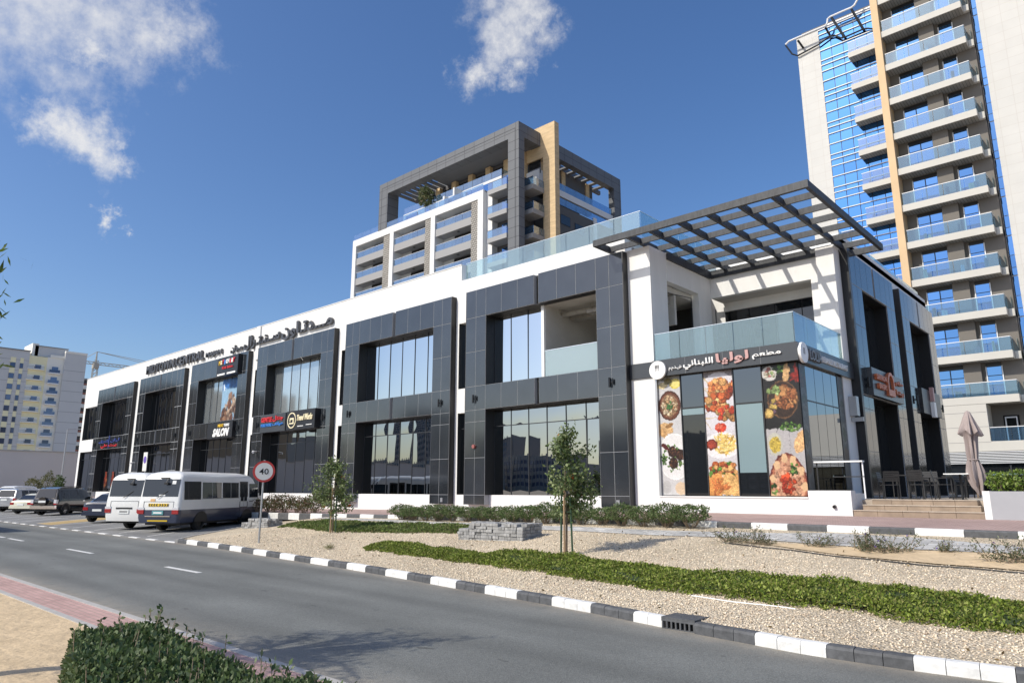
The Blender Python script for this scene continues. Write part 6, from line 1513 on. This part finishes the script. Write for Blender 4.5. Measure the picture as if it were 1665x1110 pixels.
cover('ground_cover', [(-17.3, 12.5), (-16.5, 12.25), (-15.1, 12.05), (-13, 11.8), (-10.5, 11.5), (-7.5, 11.1), (-5.9, 10.85), (-4.2, 10.68), (-2.4, 10.62), (-1.4, 10.6), (4, 10.9)],
      [(-17.3, 13.0), (-16.9, 13.35), (-15.2, 13.1), (-12.7, 12.85), (-11.3, 13.1), (-8.9, 12.8), (-6, 12.55), (-3.9, 12.5), (-2.5, 12.3), (-1.6, 12.1), (4, 12.2)], 140000, .19, .040, LG, 'long green ground cover strip along the road side of the gravel')
cover('ground_cover', [(-27.0, 15.3), (-24.6, 14.95), (-21.6, 14.5), (-19.2, 15.1), (-16.3, 15.5)], [(-27.0, 15.9), (-25.6, 16.9), (-21.7, 16.7), (-18.0, 16.75), (-16.3, 16.6)], 52000, .18, .048, [(.12, .18, .04), (.09, .14, .03), (.17, .22, .06), (.20, .24, .09), (.16, .15, .07)], 'shorter green ground cover patch behind the staked tree')

def shrub_mesh(n, w, h, pal, size, twig=True, seed=0, flat=.5):
    global RNG
    RNG = np.random.default_rng(seed)
    d = RNG.normal(size=(n, 3)); d /= np.linalg.norm(d, axis=1)[:, None]; r_ = RNG.uniform(.55, 1.0, n) ** .6
    lump = 1 + .16 * np.sin(d[:, 0] * 5 + seed) * np.sin(d[:, 1] * 6) + .12 * np.sin(d[:, 2] * 7 + seed * 2)
    C = d * (r_ * lump)[:, None] * np.array([w / 2, w / 2, h * flat]) + np.array([0, 0, h * (1 - flat)])
    C[:, 2] = np.maximum(C[:, 2], .06)
    return leaves('foliage', C, size, .5, .6, pal, .3)
def twigs(n, w, h, seed, r0=.008):
    rr_ = random.Random(seed); mb = MB()
    for _ in range(n):
        a = rr_.uniform(0, 6.28); q = rr_.uniform(.2, .5) * w; top = (q * math.cos(a), q * math.sin(a), h * rr_.uniform(.5, .95))
        mb.tube([(q * .25 * math.cos(a), q * .25 * math.sin(a), 0), (q * .6 * math.cos(a + .2), q * .6 * math.sin(a + .2), top[2] * .55), top], [r0, r0 * .8, r0 * .4], 4, False)
    return mb
mat('twig', (.27, .21, .145), .9)
HG = [(.085, .135, .045), (.115, .17, .06), (.06, .10, .035), (.15, .20, .08), (.18, .20, .10)]
protos = []
for k in range(4):
    p = thing('hedge_shrub', 'clipped dark green shrub with bare lower twigs in the row before the mall', 'shrub', (0, 0, 0), 'shrubs in the row before the mall')
    put('foliage', shrub_mesh(2700, 1.0, .58, HG, .05, seed=20 + k, flat=.40), 'leaf_matt', p); put('stem', twigs(26, .85, .5, k), 'twig', p); protos.append(p)
n = 18
for k in range(n):
    x = -22.4 + k * (22.4 - 9.75) / (n - 1); y = 17.98 + random.uniform(-.08, .08)
    if k < 4: protos[k].location = (x, y, gz(x, y)); protos[k].rotation_euler = (0, 0, random.uniform(0, 6)); o = protos[k]
    else: o = dup(protos[k % 4], (x, y, gz(x, y)), random.uniform(0, 6))
    o.scale = (random.uniform(.9, 1.1),) * 2 + (random.uniform(.85, 1.12),)
RG = [(.09, .09, .03), (.12, .07, .04), (.07, .10, .03), (.16, .10, .07), (.05, .07, .025)]
rp0 = None
for k in range(7):
    x = -34.9 + k * .92; y = 18.55 + .12 * math.sin(k * 2)
    if rp0 is None:
        rp0 = thing('flowering_shrub', 'low reddish green shrub beside the two tone minibus and the mall wall', 'shrub', (0, 0, 0), 'reddish shrubs beside the minibus')
        put('foliage', shrub_mesh(1100, 1.1, .75, RG, .07, seed=51, flat=.42), 'leaf_matt', rp0); put('stem', twigs(30, 1.0, .95, 9), 'twig', rp0); o = rp0; o.location = (x, y, zb(x) - .1)
    else: o = dup(rp0, (x, y, zb(x) - .1), k * 1.3)
    o.scale = (random.uniform(.85, 1.15),) * 3
PG = [(.17, .25, .03), (.12, .19, .025), (.22, .30, .06), (.08, .14, .02), (.26, .32, .10)]
pp0 = None
for k in range(20):
    x = -3.2 + k * .42
    if pp0 is None:
        pp0 = thing('planter_shrub', 'bright yellow green shrub in the grey planter beside the steps', 'shrub', (0, 0, 0), 'shrubs in the grey planter')
        put('foliage', shrub_mesh(520, .62, .62, PG, .085, seed=61, flat=.45), 'leaf', pp0); put('stem', twigs(10, .4, .5, 4), 'twig', pp0); o = pp0; o.location = (x, 22.5, 1.78)
    else: o = dup(pp0, (x, 22.5 + random.uniform(-.1, .1), 1.78), k * 2.1)
    o.scale = (1, 1, random.uniform(.85, 1.15))
# straggling shrubs with violet flowers on the bare sand
DG = [(.11, .13, .07), (.08, .10, .05), (.15, .16, .10), (.06, .09, .04)]
def dry_shrub(seed, w, h):
    global RNG
    RNG = np.random.default_rng(seed); rr_ = random.Random(seed)
    p = thing('dry_shrub', 'straggling grey green shrub with violet flowers on the bare sand', 'shrub', (0, 0, 0), 'straggling shrubs on the bare sand')
    mb = MB(); pts = []
    for _ in range(34):
        a = rr_.uniform(0, 6.28); L_ = rr_.uniform(.5, 1) * w * .55; el = rr_.uniform(.15, 1.1); x0 = rr_.uniform(-.3, .3) * w; y0 = rr_.uniform(-.2, .2)
        P = [(x0 + L_ * t * math.cos(a) * math.cos(el), y0 + .6 * L_ * t * math.sin(a) * math.cos(el), h * 1.1 * t * math.sin(el) * rr_.uniform(.8, 1.1)) for t in (0, .35, .7, 1)]
        mb.tube(P, [.006, .005, .004, .002], 4, False)
        for _ in range(22): t = rr_.uniform(.15, 1); i = min(2, int(t * 3)); f = t * 3 - i; pts.append([P[i][q] + (P[i + 1][q] - P[i][q]) * min(1, f) + rr_.gauss(0, .02) for q in range(3)])
    put('stem', mb, 'twig', p); put('foliage', leaves('foliage', np.array(pts), .05, .35, .4, DG, .3), 'leaf_matt', p)
    fl = np.array([pts[rr_.randrange(len(pts))] for _ in range(5)]) + np.array([0, 0, .03]); put('flower', leaves('flower', fl, .05, .9, .5, [(.20, .12, .50)], .2), 'leaf_matt', p)
    return p
ds = dry_shrub(3, 1.1, .42); ds2 = dry_shrub(5, .8, .40)
pos = [(-7.55, 15.9, 1.0), (-6.9, 15.85, .8), (-5.7, 16.05, .8), (-4.75, 15.9, 1.0), (-4.25, 15.85, 1.0), (-3.3, 16.1, .6), (-2.15, 15.3, 1.1), (-1.6, 15.5, 1.1)]
for k, (x, y, s_) in enumerate(pos):
    src = ds if k % 2 == 0 else ds2
    if k < 2: o = src; o.location = (x, y, gz(x, y) + .02)
    else: o = dup(src, (x, y, gz(x, y) + .02), k * 1.7)
    o.scale = (s_, s_, s_)
wd = thing('weed', 'small tuft of dry weed on the gravel left of the ground cover', 'plant', (-18.2, 12.0, gz(-18.2, 12.0)))
put('blade', leaves('blade', np.stack([RNG.normal(-18.2, .05, 90), RNG.normal(12.0, .05, 90), np.full(90, gz(-18.2, 12.0) + .01)], 1), .16, .06, 1.5, [(.12, .15, .05), (.2, .19, .09)], .2), 'leaf_matt', wd)

# irrigation lines, fallen leaves
def hose(name, label, pts, r_, m, lift):
    P = []
    for (xa, ya), (xb, yb) in zip(pts[:-1], pts[1:]):
        for t in np.linspace(0, 1, 8)[:-1]: x = xa + (xb - xa) * t; y = ya + (yb - ya) * t + .03 * math.sin(x * 4); P.append((x, y, gz(x, y) + lift))
    tag(put(name, MB().tube(P, r_, 6), m), label, 'pipe')
hose('irrigation_hose', 'black irrigation hose lying along the bare sand strip', [(-7.6, 15.7), (-6.3, 15.45), (-5.0, 15.0), (-3.2, 14.5), (-1.5, 14.35), (3, 14.1)], .012, 'plastic_black', .02)
hose('irrigation_pipe', 'white plastic pipe at the road side edge of the long ground cover', [(-5.9, 10.72), (-5.0, 10.6), (-4.0, 10.5)], .010, 'white_paint', .012)
nl = 900; X = RNG.uniform(-26, 2, nl); Y = yk(X) + .3 + RNG.uniform(0, 1, nl) * (17.8 - yk(X) - .3); Z = np.array([gz(a, b) for a, b in zip(X, Y)]) + .018
lf = put('fallen_leaves', leaves('fallen_leaves', np.stack([X, Y, Z], 1), .055, .5, 0, [(.16, .11, .05), (.22, .16, .08), (.10, .08, .04)], .3), 'leaf_matt'); tag(lf, 'dry fallen leaves scattered over the gravel', 'leaves', kind='stuff')

# staked young trees
TG = [(.11, .165, .05), (.15, .20, .07), (.07, .11, .035), (.20, .25, .10), (.25, .29, .14)]
def young_tree(label, x, y, H, W, seed, nleaf, low=.38, skew=.0):
    global RNG
    RNG = np.random.default_rng(seed); rr_ = random.Random(seed); z = gz(x, y) - .03
    t = thing('young_tree', label, 'tree', (x, y, z))
    trunk = [(x, y, z), (x + .02, y, z + H * .3), (x - .01, y + .01, z + H * .6), (x + .03, y, z + H * .95)]
    put('trunk', MB().tube(trunk, [.028, .024, .016, .006], 7), 'bark', t)
    mb = MB(); C = []
    for k in range(34):
        f = rr_.uniform(low - .1, .98); a = rr_.uniform(0, 6.28); prof = math.sin(min(1, max(.05, (f - low + .12) / (1.08 - low))) * math.pi) ** .7
        L_ = W / 2 * prof * rr_.uniform(.45, 1.2); b0 = Vector((x + .01, y, z + H * f * .92))
        b1 = b0 + Vector((math.cos(a) * L_ + skew * rr_.random(), math.sin(a) * L_, rr_.uniform(-.05, .28) * W))
        bm_ = b0.lerp(b1, .5) + Vector((0, 0, .05)); mb.tube([b0, bm_, b1], [.010, .007, .003], 4, False)
        m_ = int(nleaf / 34 * rr_.uniform(.5, 1.5))
        for _ in range(m_):
            u = rr_.uniform(.3, 1.08); C.append(list(b0.lerp(b1, u) + Vector((rr_.gauss(0, .075), rr_.gauss(0, .075), rr_.gauss(0, .085)))))
    put('branch', mb, 'bark', t)
    put('crown', leaves('crown', np.array(C), .085, .6, .0, TG, .3, .35, .25), 'leaf', t)
    fl = np.array([C[rr_.randrange(len(C))] for _ in range(9)])
    fm = np.concatenate([fl + RNG.normal(0, .025, fl.shape) for _ in range(7)]); put('flower', leaves('flower', fm, .07, .8, .0, [(.60, .14, .05), (.68, .24, .08)], .2), 'leaf_matt', t)
    for dx, dy, hh, m_ in ((-.13, -.04, 1.5, 'stake_green'), (.14, .05, 1.35, 'stake_green'), (.02, -.10, 1.55, 'stake_wood')):
        put('stake', MB().tube([(x + dx, y + dy, z), (x + dx * .75, y + dy * .75, z + hh)], .024, 7), m_, t)
    put('tie', MB().tube([(x - .12, y - .05, z + 1.0), (x + .12, y - .02, z + 1.0)], .012, 5), 'stake_green', t)
    return t
mat('stake_green', (.035, .075, .040), .6); mat('stake_wood', (.36, .24, .14), .8)
young_tree('staked young tree with orange flowers behind the long ground cover strip', -10.47, 13.31, 2.98, 1.45, 7, 3900, .36, .12)
young_tree('staked young tree with orange flowers near the speed sign', -21.86, 14.5, 2.55, 1.75, 4, 3400, .32)

# hedge in the near verge
hd = thing('near_hedge', 'dense dark green clipped hedge on the sand of the near verge', 'hedge', (-5, 2.2, .07))
RNG = np.random.default_rng(77)
n = 120000
X = RNG.uniform(-7.7, -1.5, n); Y = RNG.uniform(.6, 2.95, n)
lef = -7.52 + np.maximum(0, 2.6 - Y) * .9 + np.maximum(0, 2.1 - Y) * 2.6
rag = .07 * np.sin(X * 5) + .05 * np.sin(X * 13 + 1); inside = (X > lef + .05 * np.sin(Y * 9)) & (Y < 2.88 + rag)
X, Y, lef = X[inside], Y[inside], lef[inside]
ed = np.minimum(1, np.minimum(2.95 + 0 * X - Y, (X - lef + .04) * 1.1) / .28)
top = (.63 + .04 * np.sin(X * 2.1 + Y) + .03 * np.sin(X * 5.3 - Y * 3)) * np.sqrt(np.clip(ed, .03, 1)) + .10
dz = RNG.exponential(.07, len(X)); tall = RNG.uniform(0, 1, len(X)) < .012
Z = np.maximum(.08, top - np.minimum(dz, top - .05)) + tall * RNG.uniform(.0, .03, len(X))
side = RNG.uniform(0, 1, len(X)) < .30; Z = np.where(side & (ed < .5), RNG.uniform(.08, 1, len(X)) * top, Z)
NG = [(.08, .125, .045), (.105, .155, .06), (.055, .095, .035), (.15, .19, .095), (.11, .155, .055)]
put('foliage', leaves('foliage', np.stack([X, Y, Z], 1), .044, .5, .9, NG, .3), 'leaf', hd)
bs = grid_sheet(-7.2, -1.6, 56, lambda x: max(.7, 2.7 - (x + 7.2) / .9 if x < -6.8 else 2.2 - (x + 6.8) / 3.2), lambda x: 2.76, 14, lambda x, y: .07 + .40 * min(1, max(0, min(2.72 - y, x + 7.25 - max(0, 2.6 - y) * .9 - max(0, 2.1 - y) * 2.6) / .25)))
put('inner_growth', bs, 'cover_base', hd, smooth='all')
mb = MB(); sp = []
for k in range(150):
    i = RNG.integers(len(X)); h_ = RNG.uniform(.04, .17); q0 = np.array([X[i], Y[i], top[i] - .1]); q1 = q0 + np.array([RNG.normal(0, .03), RNG.normal(0, .03), .1 + h_])
    mb.tube([tuple(q0), tuple(q1)], .003, 4, False)
    for u in np.linspace(.35, 1.0, 9): sp.append(q0 + (q1 - q0) * u)
put('stem', mb, 'twig', hd)['kind'] = 'stuff'; put('sprig', leaves('sprig', np.array(sp), .045, .5, .9, NG, .3), 'leaf', hd)['kind'] = 'stuff'

# tree at the left whose leaf tips hang into the picture and whose shade falls on the road
def big_tree(label, x, y, H, cz, rad, seed, nb, pal, loc_z=.07, leafsize=.16, per=55):
    global RNG
    RNG = np.random.default_rng(seed); rr_ = random.Random(seed)
    t = thing('verge_tree', label, 'tree', (x, y, loc_z))
    put('trunk', MB().tube([(x, y, loc_z - .1), (x + .05, y - .05, 1.2), (x - .05, y + .05, 2.2), (x, y, cz)], [.16, .13, .11, .06], 10), 'bark', t, smooth=True)
    mb = MB(); C = []
    for k in range(nb):
        a = rr_.uniform(0, 6.28); el = rr_.uniform(-.12, 1.2); L_ = rad * rr_.uniform(.7, 1.05)
        b0 = Vector((x, y, cz - rr_.uniform(0, 1.2))); b1 = b0 + Vector((math.cos(a) * math.cos(el), math.sin(a) * math.cos(el), math.sin(el))) * L_; bm_ = b0.lerp(b1, .55) + Vector((0, 0, .2))
        mb.tube([b0, bm_, b1], [.045, .022, .005], 5, False)
        for _ in range(per):
            u = rr_.uniform(.35, 1.05); q = (b0.lerp(bm_, u * 2) if u < .5 else bm_.lerp(b1, u * 2 - 1)); C.append(list(q + Vector((rr_.gauss(0, .10), rr_.gauss(0, .10), rr_.gauss(0, .08)))))
    put('branch', mb, 'bark', t)
    put('crown', leaves('crown', np.array(C), leafsize, .22, -.1, pal, .3, .35, .4), 'leaf', t)
    return t
big_tree('leafy tree on the near verge whose branch tips hang in at the left', -9.85, .2, 5.1, 4.4, 1.85, 15, 44, [(.12, .19, .04), (.08, .14, .03), (.18, .24, .07)], leafsize=.13, per=110)
# bushes before the lilac wall
for k, (x, y, h, w, lb, pal) in enumerate(((-93, 22.6, 3.0, 1.6, 'olive bush before the lilac wall', [(.17, .17, .08), (.13, .14, .06), (.21, .20, .11)]), (-92.5, 23.9, 3.6, 1.9, 'taller olive bush before the lilac wall', [(.15, .16, .07), (.19, .19, .10), (.11, .12, .05)]), (-84, 22.7, 2.9, 1.0, 'slim green sapling before the end of the mall', [(.07, .11, .035), (.10, .14, .05)]))):
    b = thing('bush', lb, 'shrub', (x, y, .26)); RNG = np.random.default_rng(90 + k)
    me = shrub_mesh(1700, w, h, pal, .16, seed=90 + k, flat=.48); put('foliage', me, 'leaf_matt', b, loc=(x, y, .26)); put('stem', MB().tube([(x, y, .2), (x, y, h * .6)], .06, 6), 'bark', b)
# plant on the hotel terrace
hp = thing('terrace_tree', 'small potted tree on the white terrace of the hotel tower', 'tree', (-73.4, 61.6, 40.4))
me = shrub_mesh(700, 2.0, 4.0, [(.10, .12, .05), (.14, .15, .07), (.07, .09, .04)], .35, seed=97, flat=.42); put('crown', me, 'leaf_matt', hp, loc=(-73.4, 61.6, 41.0)); put('trunk', MB().tube([(-73.4, 61.6, 40.4), (-73.4, 61.6, 43)], .08, 6), 'bark', hp)
